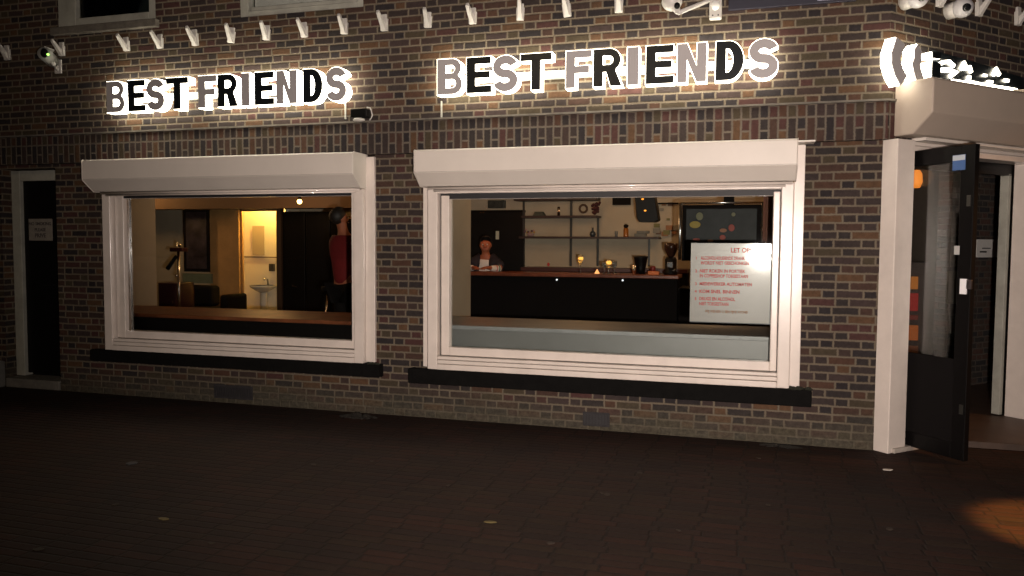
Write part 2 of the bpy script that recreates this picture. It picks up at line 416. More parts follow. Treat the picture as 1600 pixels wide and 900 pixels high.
# ---------------- side door far left
dj = MB(); y = .12
pj = [onY(x, 300, y).x for x in (17, 31)]
ztop = onY(25, 267, y).z; zin = onY(31, 283, y).z
dj.box(pj[0], pj[1], y, y+.10, .10, ztop); dj.box(pj[1], -7.62, y, y+.10, zin, ztop); dj.box(-7.62, -7.52, y, y+.10, .10, ztop)
sd = dj.build('side_door', M_dkwhite, B_, bevel=.006)
MB().box(pj[1], -7.62, y+.04, y+.09, .13, zin).build('door_leaf', M_black, sd, bevel=.003)
MB().tube([(-7.70, y+.035, 1.05), (-7.70, y-.01, 1.05), (-7.80, y-.01, 1.05)], .008).build('handle', M_blackm, sd)
a = onY(45, 342, y+.03); b = onY(82, 376, y+.03)
nb = MB().box(a.x, b.x, y+.026, y+.036, b.z, a.z).build('notice', mat('grey notice', (.22, .20, .17), .7, var=.2, vscale=20), sd, bevel=.001)
for i, (tx, sz) in enumerate((('NO SMOKING', .046), ('PLEASE', .046), ('PRIVE', .058))):
    text('lettering', tx, ((a.x+b.x)/2, y+.0245, a.z-.065-i*.062), sz, mat('notice lettering', (.05, .04, .04), .7), sd, align='CENTER', bold=.001)
MB().box(-8.19, -7.505, -.02, .30, 0, .095).build('doorstep', mat('worn grey doorstep', (.16, .15, .13), .8, var=.3, vscale=12), B_, bevel=.01)
MB().box(-9.6, -8.205, -.10, -.002, 0, .27).build('plinth', mat('pale render plinth', (.17, .165, .15), .85, var=.3, vscale=7, bump=.3), B_, bevel=.015)
MB().box(-8.2, -7.5, .235, .30, .0, 2.26).build('door_backing', M_blackm, B_)

# ---------------- upstairs windows
uw = MB(); y = -.045
uw.box(-7.37, -7.16, y, .05, 3.565, 4.6); uw.box(-6.31, -6.23, y, .05, 3.565, 4.6); uw.box(-7.16, -6.31, y, .05, 3.565, 3.64)
u1 = uw.build('upstairs_window', M_dkwhite, B_, bevel=.006)
MB().box(-7.16, -6.31, .01, .016, 3.64, 4.6).build('pane', M_glass, u1)
MB().box(-7.155, -7.06, .05, .10, 3.64, 4.6).build('curtain', mat('grey green curtain', (.13, .17, .15), .8, var=.3), u1)
MB().add([(-7.06, .09, 3.64), (-6.31, .09, 3.64), (-6.31, .09, 4.6), (-7.06, .09, 4.6)], [(0, 1, 2, 3)]).build('blind', mat('dark teal blind', (.10, .15, .15), .7, var=.4, vscale=2), u1)
MB().box(-7.42, -6.19, -.10, .05, 3.485, 3.558).build('sill', mat('grey brick sill', (.13, .115, .095), .85, var=.4, vscale=12, bump=.4), u1, bevel=.006)
uw = MB()
uw.box(-5.32, -5.24, y, .05, 3.515, 4.6); uw.box(-4.16, -4.10, y, .05, 3.515, 4.6); uw.box(-5.24, -4.16, y, .05, 3.515, 3.56); uw.box(-5.22, -4.18, y+.02, .05, 3.566, 3.60)
u2 = uw.build('upstairs_window', M_dkwhite, B_, bevel=.005)
MB().box(-5.24, -4.16, .02, .026, 3.56, 4.6).build('pane', M_glass, u2)
MB().box(-5.24, -4.16, .06, .08, 3.56, 4.6).build('blind', mat('pale roller blind', (.55, .53, .50), .7, var=.05), u2)

# ---------------- air vents low in the wall
def vent(x0, x1, z0, z1):
    v = MB().box(x0, x1, -.006, .02, z0, z1)
    o = v.build('air_vent', mat('dark vent brick', (.022, .020, .022), .8, var=.4, vscale=20, bump=.4), B_, bevel=.003)
    g = MB(); n = int((x1-x0)/.025)
    for i in range(n):
        a = x0+.012+i*(x1-x0-.02)/n; g.box(a, a+.008, -.009, -.0065, z0+.02, z1-.02)
    g.build('slot', M_gap, o)
vent(-5.69, -5.27, .04, .17); vent(-2.17, -1.95, .03, .145)

# ---------------- entrance across the corner
def jx(px, off): return onB(px, 450, off)[0]
e = MB()
e.bbox(.004, .198, .12, -.12, 0.0, 2.262)                       # left post
sp0 = jx(1577, -.12)
e.bbox(sp0, sp0+.22, .06, -.12, .04, 2.262)                       # right outer post
e.bbox(.198, sp0, .06, -.12, 2.235, 2.262)
ent = e.build('entrance', M_white, B_, bevel=.006)
MB().bbox(.199, sp0, .05, -.10, 2.19, 2.234).build('lintel', M_white, ent, bevel=.004)
MB().bbox(.05, sp0+.22, .14, -.10, .0, .035).build('threshold', mat('pale worn threshold', (.38, .34, .30), .7, var=.4, vscale=8), ent, bevel=.006)
si0 = jx(1556, -.20); si1 = si0+.045
MB().bbox(si0, si1, -.13, -.20, .06, 2.12).build('inner_post', M_dkwhite, ent, bevel=.004)
MB().bbox(.25, sp0+.03, -.13, -.18, 2.10, 2.23).build('transom', M_black, ent)
MB().bbox(si1+.002, sp0+.03, -.14, -.19, .04, 2.10).build('frame_gap', M_black, ent)
# roller box over the entrance
b = MB(); P = [(.052, 2.66), (.33, 2.66), (.345, 2.645), (.345, 2.42), (.20, 2.285), (.052, 2.285)]
P = [(o_, z) for o_, z in P]
s0, s1 = .045, 2.6
vs = [bw(s0, o_, z) for o_, z in P]+[bw(s1, o_, z) for o_, z in P]; kk = len(P)
b.add(vs, [tuple(range(kk)), tuple(range(kk, 2*kk))[::-1]]+[(i, (i+1) % kk, (i+1) % kk+kk, i+kk) for i in range(kk)])
b.build('shutter_box', mat('beige shutter metal', (.42, .35, .29), .45, var=.06, vscale=3), ent, bevel=.01, seg=3)
MB().bbox(.25, 2.2, .16, .02, 2.262, 2.284).build('shutter_slat', M_box, ent, bevel=.003)
# glazed leaf, standing open outwards
H0 = Vector((.205, .185, 0)); fe = onZ(1509, 721, .03); H1 = Vector((fe.x, fe.y, 0))
ax = (H1-H0).normalized(); nx = Vector((-ax.y, ax.x, 0)); LW = (H1-H0).length
def leafbox(mb, a0, a1, z0, z1, th=.022, off=0):
    vs = []
    for z in (z0, z1):
        for a, c in ((a0, -th), (a1, -th), (a1, th), (a0, th)):
            p = H0+ax*a+nx*(c+off); vs.append((p.x, p.y, z))
    return mb.add(vs, [(3, 2, 1, 0), (4, 5, 6, 7), (0, 1, 5, 4), (1, 2, 6, 5), (2, 3, 7, 6), (3, 0, 4, 7)])
lf = MB()
leafbox(lf, LW-.105, LW, .03, 2.19); leafbox(lf, 0, .03, .03, 2.19); leafbox(lf, .03, LW-.105, 2.08, 2.19)
leafbox(lf, .03, LW-.105, .03, .14)
leaf = lf.build('door_leaf', M_black, ent, bevel=.004)
leafbox(MB(), .03, LW-.105, .14, .72, .012).build('kick_panel', M_blackm, ent)
leafbox(MB(), .03, LW-.105, .72, 2.08, .003).build('pane', M_glass, ent)
def leafpt(px, py, off):
    # where a ray meets the leaf's outer face
    n = nx.normalized(); o = H0+nx*off; d = ray(px, py); tt = (o-CAM).dot(n)/d.dot(n); P = CAM+d*tt
    return (P-H0).dot(ax), P.z
sgn = 1 if (CAM-H0).dot(nx) > 0 else -1
def leafrect(name, px0, py0, px1, py1, m, th=.002, off=.026):
    a0, z1 = leafpt(px0, py0, sgn*off); a1, z0 = leafpt(px1, py1, sgn*off)
    return leafbox(MB(), a0, a1, z0, z1, th, sgn*off).build(name, m, leaf, bevel=.0008)
leafrect('handle_plate', 1500.5, 435.5, 1510, 460, mat('plate with painted flash glare', (.95, .95, .97), .25, spec=1), .004)  # white base colour stands in for flash reflected off the plate
leafrect('handle_bracket', 1511, 437, 1518, 452, mat('grey metal bracket', (.35, .33, .36), .3, 1), .006)
st = leafrect('sticker', 1489, 243, 1508, 265, mat('blue sticker', (.06, .13, .32), .5))
leafrect('sticker', 1489, 243.5, 1508, 249.5, mat('white sticker band', (.5, .55, .6), .5), .0016, .028)
leafrect('hinge', 1511, 305, 1516, 322, mat('grey hinge', (.22, .22, .2), .4, 1), .003)
leafrect('keyhole_plate', 1499, 632, 1504, 648, mat('grey hinge', (.22, .22, .2), .4, 1), .003)
leafrect('door_notice', 1491, 384, 1499, 398, mat('pale paper', (.42, .42, .40), .8), .0015)

# vestibule behind: brick wall, papers, warm lit shelf
iw0 = onB(1483, 450, -1.15)[0]
MB().bbox(iw0, 4.6, -1.15, -1.30, 0, 2.7).build('inner_wall', M_inbrick, B_)
def Bdeep(px, py, off): s_, z_ = onB(px, py, off); return s_, z_
n0 = Bdeep(1527, 374, -1.14); n1 = Bdeep(1560, 402, -1.14)
nt_ = tag(MB().bbox(n0[0], n1[0], -1.14, -1.148, n1[1], n0[1]).build('notice', mat('white paper notice', (.55, .55, .52), .8, var=.08, vscale=30), None), 'white landscape paper notice pinned on the dark brick wall inside the entrance', 'notice')
MB().bbox(n0[0]+.05, n0[0]+.17, -1.138, -1.1395, n1[1]+.05, n1[1]+.065).build('marking', M_blackm, nt_)
MB().bbox(n0[0]+.09, n0[0]+.24, -1.138, -1.1395, n1[1]+.09, n1[1]+.10).build('marking', M_blackm, nt_)
n0 = Bdeep(1480, 423, -1.14); n1 = Bdeep(1500, 474, -1.14)
tag(MB().bbox(n0[0], n1[0], -1.12, -1.148, n1[1], n0[1]).build('letter_box', mat('olive beige enamel', (.22, .20, .13), .5, var=.15), None, bevel=.01), 'olive beige box on the inner brick wall seen through the open glass door', 'letter box')
# ================================================================== INTERIOR SHELL
inn = MB()
inn.box(-16, -.30, 5.2, 5.35, 0, 2.75)
inn.box(-16.1, -16, .3, 5.35, 0, 2.75)
inn.build('interior_wall', M_beige, B_)
MB().box(-.47, -.30, .301, 5.2, 0, 2.75).build('interior_wall', M_brownwall, B_)
MB().box(-16, 3, .301, 5.2, .004, .05).build('interior_floor', mat('dark floor boards', (.05, .03, .02), .5, var=.4), B_)
MB().box(-16, -.3, .301, 5.35, 2.60, 2.70).build('ceiling', mat('cream ceiling', (.40, .34, .26), .9), B_)
MB().box(-.3, 5, .8, 5.9, 2.66, 2.72).build('ceiling', mat('cream ceiling', (.40, .34, .26), .9), B_)
MB().box(-8.12, -8.0, .301, 1.95, .05, 2.6).build('partition', M_beige, B_)
MB().box(-3.92, -3.80, .301, 1.86, .05, 2.6).build('partition', M_beige, B_)
MB().prism([(5.2, 5.3), (5.3, 5.3), (5.3, 9), (5.2, 9)], 0, 2.7).build('interior_wall', M_beige, B_)
MB().box(-.3, 5.2, 5.2, 5.3, 0, 2.7).build('interior_wall', M_dkbrown, B_)
MB().box(-.297, -.29, .35, 5.2, 0, 2.66).build('interior_wall', M_dkbrown, B_)
# soffit seen at the top of the left window
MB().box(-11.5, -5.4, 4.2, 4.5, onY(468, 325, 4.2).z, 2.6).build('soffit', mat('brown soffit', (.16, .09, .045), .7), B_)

# raised window ledges
def ledge(x0, x1, mt, mf, label, y0=.30, y1=1.13, zt=.775):
    r = thing('window_ledge', label, 'ledge')
    MB().box(x0, x1, y0, y1, zt-.035, zt).build('top', mt, r, bevel=.004)
    MB().box(x0, x1, y0+.012, y0+.04, .055, zt-.0355).build('front_panel', mf, r)
    MB().box(x0, x1, y1-.04, y1-.012, .055, zt-.0355).build('back_panel', mf, r)
    return place(r, (x0, y0, .05))
ledge(-7.98, -4.0, M_benchwood, M_blackm, 'dark ledge with a reddish brown wooden top inside the left window')
ledge(-3.78, -.49, M_benchgrey, M_frost, 'pale topped grey panelled ledge inside the right window', .305)

# ================================================================== LEFT ROOM
Y = 5.2
# toilet doorway: bright little room behind the back wall
a = onY(375, 330, 5.17); b = onY(434, 478, 5.17)
tl = thing('toilet_cubicle', 'bright yellow lit washroom alcove seen through its open doorway in the left window', 'washroom')
yb = 5.165
def panelY(px0, py0, px1, py1, y, th=.01):
    a = onY(px0, py0, y); b = onY(px1, py1, y)
    return MB().box(a.x, b.x, y, y+th, b.z, a.z)
# the washroom is a shallow room built in front of the back wall
ty = 4.75
A0 = onY(375, 330, ty); A1 = onY(434, 478, ty)
tw = MB(); tw.box(A0.x-.45, A1.x+.12, 5.15, 5.19, .05, 2.5)
tw.box(A0.x-.50, A0.x-.45, ty+.05, 5.15, .05, 2.5); tw.box(A1.x+.12, A1.x+.17, ty+.05, 5.15, .05, 2.5); tw.box(A0.x-.45, A1.x+.12, ty+.05, 5.15, 2.5, 2.53)
tw.build('wall', M_toilet, tl)
fr = MB(); fr.box(A1.x, A1.x+.10, ty-.02, ty+.05, .05, A0.z+.10); fr.box(A0.x, A1.x, ty-.02, ty+.05, A0.z, A0.z+.10)
fr.box(A0.x-.06, A1.x+.17, ty, ty+.05, A0.z+.10, 2.5)
fr.build('door_frame', mat('dark brown frame', (.05, .03, .02), .5), tl)
panelY(372, 400.5, 440, 403, 5.13).build('dado_line', mat('brown tile line', (.14, .09, .05), .6), tl)
panelY(394, 353, 413, 399, 5.125).build('mirror', mat('dull mirror', (.42, .36, .26), .5), tl)
panelY(419.5, 412, 427, 424, 5.08, .06).build('soap_dispenser', mat('dark plastic dispenser', (.05, .045, .04), .4), tl, bevel=.01)
sk = onY(410, 446, 5.0)
sb = MB(); sb.lathe((sk.x, 5.02, sk.z-.10), [(.05, -.02), (.13, .02), (.20, .07), (.22, .10), (.20, .10), (.12, .05), (.01, .04)], 20)
sb.build('basin', mat('white ceramic', (.62, .60, .54), .2), tl, smooth=True)
MB().lathe((sk.x, 5.04, .05), [(.09, 0), (.07, .3), (.06, sk.z-.2), (.07, sk.z-.16)], 14).build('pedestal', mat('white ceramic', (.62, .60, .54), .2), tl, smooth=True)
MB().tube([(sk.x+.02, 5.13, sk.z), (sk.x+.02, 5.13, sk.z+.10), (sk.x+.02, 5.04, sk.z+.12), (sk.x+.02, 5.02, sk.z+.08)], .012).build('tap', M_chrome, tl, smooth=True)
MB().box(A0.x-.50, A0.x-.002, ty+.052, ty+.09, .05, 2.5).build('side_wall', M_brownwall, tl)
place(tl, (A0.x, ty, .05))
lamp('washroom_lamp', 'POINT', ((A0.x+A1.x)/2+.05, 4.93, 2.36), 85, (1, .58, .13), .05)

# brown panelled wall left of the washroom and dark screen on it
pb = panelY(327, 325, 374.5, 492, 4.70, .03); pb.build('panel_wall', M_brownwall, B_)
sc = thing('menu_screen', 'tall dark framed picture panel hanging in the left room beside the brown wall', 'picture')
panelY(286, 326, 327, 425, 4.60, .03).build('frame', M_blackm, sc)
panelY(290, 331, 323, 420, 4.592, .006).build('print', mat('murky purple print', (.045, .035, .045), .4, var=.9, vscale=5), sc)
place(sc, (onY(300, 420, 4.6).x, 4.6, 1.0))
gs = panelY(285, 427, 330, 443, 4.62, .04); tag(gs.build('wall_board', mat('grey green board', (.12, .15, .11), .6, var=.2)), 'short grey green board on the wall below the dark picture in the left room', 'board')
# low dark sofa under it
def sofa():
    a = onY(283, 446, 4.3); b = onY(365, 482, 4.3); s = thing('sofa', 'low black sofa against the far wall of the left room', 'sofa')
    MB().box(a.x, b.x, 3.95, 4.5, .12, .48).build('seat', M_blackm, s, bevel=.04)
    MB().box(a.x, (a.x*.45+b.x*.55), 4.35, 4.58, .48, a.z).build('backrest', M_blackm, s, bevel=.05)
    MB().box(a.x-.12, a.x, 3.95, 4.5, .12, .72).build('armrest', M_blackm, s, bevel=.04); MB().box(b.x, b.x+.12, 3.95, 4.5, .12, .70).build('armrest', M_blackm, s, bevel=.04)
    for x in (a.x-.08, b.x+.08): MB().box(x-.02, x+.02, 4.0, 4.04, .05, .12).build('foot', M_chrome, s)
    place(s, (a.x, 4.0, .05))
sofa()
# black speaker/cabinet on a chair with a tall chrome stand
def stand():
    p = onY(280, 470, 3.0); tp = onY(280, 378, 3.0); s = thing('tap_stand', 'slim chrome stand with a dark tilted arm inside the left window', 'stand')
    MB().lathe((p.x, 3.0, .05), [(.14, 0), (.14, .02), (.02, .03)], 18).build('base', M_chrome, s, smooth=True)
    MB().tube([(p.x, 3.0, .06), (p.x, 3.0, tp.z)], .018).build('pole', M_chrome, s, smooth=True)
    a = onY(264, 420, 3.0); b = onY(278, 400, 3.0); MB().tube([(a.x, 2.97, a.z), (b.x, 2.97, b.z)], [.03, .022]).build('arm', M_blackm, s, smooth=True)
    h = onY(270, 389, 3.0); h2 = onY(290, 391, 3.0); MB().box(h.x, h2.x, 2.93, 3.05, h2.z-.02, h.z+.02).build('head', mat('dark red plastic', (.05, .012, .01), .4), s, bevel=.01)
    kx = onY(284, 383, 3.0); MB().ball((kx.x, 2.95, kx.z), .028).build('knob', M_chrome, s, smooth=True)
    k2 = onY(278, 430, 3.0); MB().ball((k2.x, 2.97, k2.z), .02).build('knob', M_chrome, s, smooth=True)
    place(s, (p.x, 3.0, .05))
stand()
cb = thing('cabinet', 'small dark reddish cabinet standing left of the chrome stand', 'cabinet')
a = onY(247, 442, 3.6); b = onY(276, 482, 3.6)
MB().box(a.x, b.x, 3.6, 4.0, .05, a.z).build('body', mat('dark wine lacquer', (.035, .012, .014), .3), cb, bevel=.01)
MB().box(a.x+.02, b.x-.02, 3.59, 3.6, .35, a.z-.04).build('door', mat('dark wine lacquer', (.035, .012, .014), .3), cb, bevel=.004)
MB().ball((b.x-.05, 3.58, .6), .012).build('knob', M_chrome, cb)
place(cb, (a.x, 3.6, .05))
# black double door right of the washroom
bd = thing('double_door', 'wide matt black double door right of the bright washroom', 'door')
for x0, x1 in ((441, 477), (478, 516)):
    l_ = panelY(x0, 331, x1, 492, 4.55, .05).build('door_leaf', M_black, bd, bevel=.006)
panelY(433.5, 325, 440.3, 492, 4.53, .08).build('frame', mat('dark brown frame', (.05, .03, .02), .5), bd)
h = onY(462, 447, 4.5); MB().tube([(h.x-.07, 4.52, h.z+.02), (h.x-.05, 4.49, h.z), (h.x+.03, 4.49, h.z-.02)], .009).build('handle', M_chrome, bd)
g_ = panelY(516.5, 338, 560, 492, 4.56, .05).build('side_panel', M_blackm, bd)
place(bd, (onY(441, 480, 4.55).x, 4.55, .05))
# ceiling bulb
bl = onY(468, 315, 3.6); bb = thing('pendant_bulb', 'small glowing warm bulb hanging above the black double door', 'lamp')
MB().ball(bl, .035, seg=14, rings=10).build('bulb', mat('glowing bulb', (1, .8, .4), .4, emit=(1, .62, .18), estr=9), bb, smooth=True)
MB().tube([(bl.x, bl.y, bl.z+.03), (bl.x, bl.y, 2.6)], .006).build('cord', M_blackm, bb)
MB().lathe(bl+Vector((0, 0, .03)), [(.02, 0), (.022, .05), (.012, .06)], 12).build('socket', M_blackm, bb)
place(bb, (bl.x, bl.y, 2.6))
lamp('left_room_lamp', 'POINT', (-7.2, 3.1, 2.25), 22, (1, .55, .25), .12)
lamp('left_room_fill_back', 'POINT', (-10.2, 3.6, 2.3), 22, (1, .55, .22), .1)  # unseen lamp added to light the back of the left room
# glowing strip and picture on the right of that room
a = onY(533, 315, 4.5); b = onY(556, 318.5, 4.5)
tag(MB().box(a.x, b.x, 4.44, 4.54, b.z, a.z).build('strip_light', mat('warm strip light', (1, .7, .3), .4, emit=(1, .5, .12), estr=2.5)), 'short orange strip light high up behind the person in red', 'lamp')
pc = thing('framed_picture', 'orange framed picture on the wall behind the person in red', 'picture')
panelY(529, 322, 560, 337, 4.50, .02).build('mount', mat('tan mount', (.35, .24, .10), .6), pc)
panelY(537, 338, 560, 372, 4.49, .02).build('frame', mat('orange wood frame', (.30, .12, .03), .5), pc)
panelY(540, 342, 560, 368, 4.483, .004).build('print', M_blackm, pc)
place(pc, (onY(540, 350, 4.5).x, 4.5, 1.5))

# ================================================================== PEOPLE
def skin(name, verts, edges, rad, m, parent, sub=2, root=0, post=None):
    me = bpy.data.meshes.new(name+'_t'); me.from_pydata(verts, edges, [])
    o = bpy.data.objects.new(name+'_t', me); COL.objects.link(o)
    o.modifiers.new('s', 'SKIN')
    for i, r in enumerate(rad):
        d = me.skin_vertices[0].data[i]; d.radius = (r, r) if not isinstance(r, tuple) else r; d.use_root = (i == root)
    ss = o.modifiers.new('u', 'SUBSURF'); ss.levels = sub; ss.render_levels = sub
    dg = bpy.context.evaluated_depsgraph_get(); out = bpy.data.meshes.new_from_object(o.evaluated_get(dg))
    bpy.data.objects.remove(o)
    for p in out.polygons: p.use_smooth = True
    out.materials.clear(); out.materials.append(m)
    ob = bpy.data.objects.new(name, out); COL.objects.link(ob); ob.parent = parent
    return ob
def hand(V, E, R, wrist_i, w, d, up, side):
    """five fingers from a palm; d = pointing direction, up = back-of-hand normal, side = towards the thumb"""
    d, up, side = Vector(d).normalized(), Vector(up).normalized(), Vector(side).normalized()
    w = Vector(w); pc = w+d*.045; V.append(tuple(pc)); R.append((.034, .016)); pi = len(V)-1; E.append((wrist_i, pi))
    for k, (o, ln) in enumerate(((.028, .068), (.010, .078), (-.009, .072), (-.027, .056))):
        b = pc+d*.032+side*o; V.append(tuple(b)); R.append(.0105); E.append((pi, len(V)-1))
        mdl = b+d*ln*.5-up*.008; V.append(tuple(mdl)); R.append(.009); E.append((len(V)-2, len(V)-1))
        tp = b+d*ln-up*.028; V.append(tuple(tp)); R.append(.0075); E.append((len(V)-2, len(V)-1))
    b = w+d*.03+side*.036; V.append(tuple(b)); R.append(.012); E.append((pi, len(V)-1))
    V.append(tuple(b+d*.035+side*.018-up*.006)); R.append(.0095); E.append((len(V)-2, len(V)-1))
def head_parts(body, c, face, hairm, skinm, down=0.0):
    """eyes, ears and hair on a head centred at c and looking along face"""
    f = Vector(face).normalized(); s = Vector((0, 0, 1)).cross(f).normalized(); c = Vector(c)
    hm = MB()
    hm.ball((0, .004, .004), .094, .108, .112, 18, 12)
    ob = hm.build('hair', hairm, body, smooth=True)
    kill = []
    bm = bmesh.new(); bm.from_mesh(ob.data)
    for v in list(bm.verts):
        # local: y is backwards
        if v.co.z < .062-.60*v.co.y and v.co.y < .02: kill.append(v)
        elif v.co.z < -.06: kill.append(v)
    bmesh.ops.delete(bm, geom=kill, context='VERTS'); bm.to_mesh(ob.data); bm.free()
    rot = Matrix((s, -f, Vector((0, 0, 1)))).transposed().to_4x4()
    ob.data.transform(Matrix.Translation(c+Vector((0, 0, .012))-f*.006) @ rot)
    md = ob.modifiers.new('t', 'SOLIDIFY'); md.thickness = .01
    em = mat('eye white', (.7, .7, .68), .3); ir = mat('dark iris', (.02, .015, .01), .3)
    for sg in (-1, 1):
        p = c+f*.082+s*(sg*.031)+Vector((0, 0, .004))
        MB().ball(p, .012, .012, .009).build('eye', em, body, smooth=True)
        MB().ball(p+f*.009, .005).build('iris', ir, body, smooth=True)
    lp = c+f*.091-Vector((0, 0, .048))
    MB().tube([lp-s*.024, lp+f*.004, lp+s*.024], [.003, .007, .003], 8).build('mouth', mat('lips', (.34, .10, .08), .5), body, smooth=True)
def body_chain(P, base, face, h):
    """P: dict of joints -> one continuous body"""
    V = []; E = []; R = []; I = {}
    def add(n, p, r, par=None):
        V.append(tuple(p)); R.append(r); I[n] = len(V)-1
        if par: E.append((I[par], I[n]))
    add('pelvis', P['pelvis'], (.15, .11)); add('waist', P['waist'], (.135, .10), 'pelvis'); add('chest', P['chest'], (.165, .115), 'waist')
    add('neck0', P['neck'], .062, 'chest'); nk = Vector(P['neck']); hd = Vector(P['head']); f = Vector(face).normalized()
    add('neck1', nk.lerp(hd, .38), .056, 'neck0'); add('jaw', hd+f*.018-Vector((0, 0, .058)), (.060, .066), 'neck1')
    add('skull', hd+Vector((0, 0, .0)), (.078, .092), 'jaw'); add('crown', hd+Vector((0, 0, .065))-f*.008, (.062, .075), 'skull')
    add('nose', hd+f*.100-Vector((0, 0, .020)), .011, 'skull')
    s = Vector((0, 0, 1)).cross(f).normalized()
    for sg, nm in ((1, 'l'), (-1, 'r')):
        add('ear'+nm, hd+s*(sg*.086)-Vector((0, 0, .012)), .013, 'skull')
        add('sh'+nm, P['sh'+nm], .058, 'chest'); add('el'+nm, P['el'+nm], .043, 'sh'+nm); add('wr'+nm, P['wr'+nm], .028, 'el'+nm)
        d = (Vector(P['wr'+nm])-Vector(P['el'+nm])).normalized(); up = Vector(P.get('up'+nm, (0, 0, 1))); sd = up.cross(d)*(1 if nm == 'l' else -1)
        hand(V, E, R, I['wr'+nm], P['wr'+nm], P.get('hd'+nm, d), up, -sd)
        add('hip'+nm, P['hip'+nm], .088, 'pelvis'); add('kn'+nm, P['kn'+nm], .060, 'hip'+nm); add('an'+nm, P['an'+nm], .040, 'kn'+nm)
        add('toe'+nm, P['toe'+nm], .036, 'an'+nm)
    return V, E, R
# ---- man behind the bar
bx, by = onY(757, 385, 4.05).x, 4.12
pm = thing('person', 'person in a dark jacket over a white shirt, leaning on the bar', 'person')
fz = .05
def P_(x, y, z): return (bx+x, by+y, z)
face = Vector((.22, -1, 0)).normalized()
Pj = dict(pelvis=P_(0, .12, .90), waist=P_(0, .07, 1.02), chest=P_(0, 0, 1.18), neck=P_(.005, -.03, 1.335), head=P_(.01, -.05, 1.485),
          shl=P_(.17, -.01, 1.26), shr=P_(-.17, -.01, 1.26), ell=P_(.25, -.14, 1.16), elr=P_(-.22, -.16, 1.16), wrl=P_(.16, -.33, 1.175), wrr=P_(-.06, -.34, 1.175),
          hipl=P_(.09, .12, .86), hipr=P_(-.09, .12, .86), knl=P_(.10, .10, .47), knr=P_(-.10, .12, .47), anl=P_(.10, .14, .11), anr=P_(-.10, .16, .11), toel=P_(.11, .0, .085), toer=P_(-.11, .02, .085))
V, E, R = body_chain(Pj, None, face, 1.6)
bdy = skin('body', V, E, R, M_skin, pm)
head_parts(bdy, Pj['head'], face, M_hair, M_skin)
shirt = mat('white shirt', (.72, .68, .64), .8)
jk = mat('dark navy jacket', (.012, .012, .022), .8)
skin('shirt', [P_(0, .12, .93), P_(0, .06, 1.03), P_(0, -.015, 1.19), P_(.0, -.03, 1.315), P_(.16, -.012, 1.262), P_(-.16, -.012, 1.262)], [(0, 1), (1, 2), (2, 3), (2, 4), (2, 5)], [(.17, .13), (.158, .13), (.175, .15), (.10, .095), .078, .078], shirt, pm)
for sg in (1, -1):
    skin('jacket', [P_(sg*.13, .11, .90), P_(sg*.140, .05, 1.03), P_(sg*.150, -.01, 1.17), P_(sg*.165, -.01, 1.262), P_(sg*.245, -.125, 1.17), P_(sg*.075, .012, 1.322)], [(0, 1), (1, 2), (2, 3), (3, 4), (3, 5)], [(.10, .16), (.10, .155), (.10, .165), .088, .074, .066], jk, pm)
sl = Pj['ell']; wl2 = Pj['wrl']; el_ = Pj['elr']; wr2 = Pj['wrr']
for nm, (a_, b_) in {'l': (sl, wl2), 'r': (el_, wr2)}.items():
    a_, b_ = Vector(a_), Vector(b_)
    skin('sleeve', [a_, a_.lerp(b_, .5), a_.lerp(b_, .93)], [(0, 1), (1, 2)], [.056, .048, .038], shirt, pm)
cols = [mat('green stripe', (.03, .16, .10), .8), mat('pink stripe', (.55, .16, .16), .8)]
for i, tt in enumerate((.25, .45)):
    a_, b_ = Vector(sl), Vector(wl2); p0 = a_.lerp(b_, tt); p1 = a_.lerp(b_, tt+.1)
    MB().tube([p0, p1], [.0565-.01*tt, .0555-.01*tt], 14, False).build('stripe', cols[i], pm, smooth=True)
skin('trousers', [P_(0, .12, .90), P_(.09, .12, .85), P_(.10, .10, .47), P_(.10, .14, .13), P_(-.09, .12, .85), P_(-.10, .12, .47), P_(-.10, .16, .13)],
     [(0, 1), (1, 2), (2, 3), (0, 4), (4, 5), (5, 6)], [(.155, .12), .098, .072, .056, .098, .072, .056], M_blackm, pm)
place(pm, (bx, by, .05))
# ---- person in red in the left room
rp = onY(541, 380, 1.65); bx, by = rp.x, 1.65
pr = thing('person', 'person in a dark red shirt standing at the right edge of the left window', 'person')
face = Vector((.75, .65, 0)).normalized()
Pj = dict(pelvis=P_(0, 0, 1.04), waist=P_(0, 0, 1.20), chest=P_(-.01, 0, 1.42), neck=P_(-.03, 0, 1.60), head=P_(-.075, .0, 1.775),
          shl=P_(-.17, .06, 1.53), shr=P_(.16, -.08, 1.53), ell=P_(-.16, .12, 1.26), elr=P_(.26, -.14, 1.28), wrl=P_(-.02, .25, 1.18), wrr=P_(.30, .06, 1.16),
          hipl=P_(-.08, .03, .98), hipr=P_(.09, -.03, .98), knl=P_(-.09, .05, .55), knr=P_(.11, -.03, .55), anl=P_(-.09, .03, .12), anr=P_(.12, -.05, .12), toel=P_(-.02, .11, .085), toer=P_(.20, .03, .085))
V, E, R = body_chain(Pj, None, face, 1.85)
bdy = skin('body', V, E, R, M_skin, pr)
head_parts(bdy, Pj['head'], face, M_hair, M_skin)
cap = MB().ball(Vector(Pj['head'])+Vector((-.018, -.02, .022)), .094, .10, .095, 16, 10).build('hair', M_hair, bdy, smooth=True)
red = mat('dark red cloth', (.15, .004, .005), .85, var=.2, vscale=9)
skin('shirt', [P_(0, 0, .99), P_(0, 0, 1.20), P_(-.01, 0, 1.42), P_(-.02, 0, 1.56), P_(-.17, .06, 1.53), P_(-.17, .12, 1.27), P_(-.04, .235, 1.185), P_(.16, -.08, 1.53), P_(.27, -.14, 1.28), P_(.28, -.04, 1.22)],
     [(0, 1), (1, 2), (2, 3), (2, 4), (4, 5), (5, 6), (2, 7), (7, 8), (8, 9)], [(.17, .13), (.155, .125), (.19, .14), (.085, .08), .078, .064, .052, .078, .064, .052], red, pr)
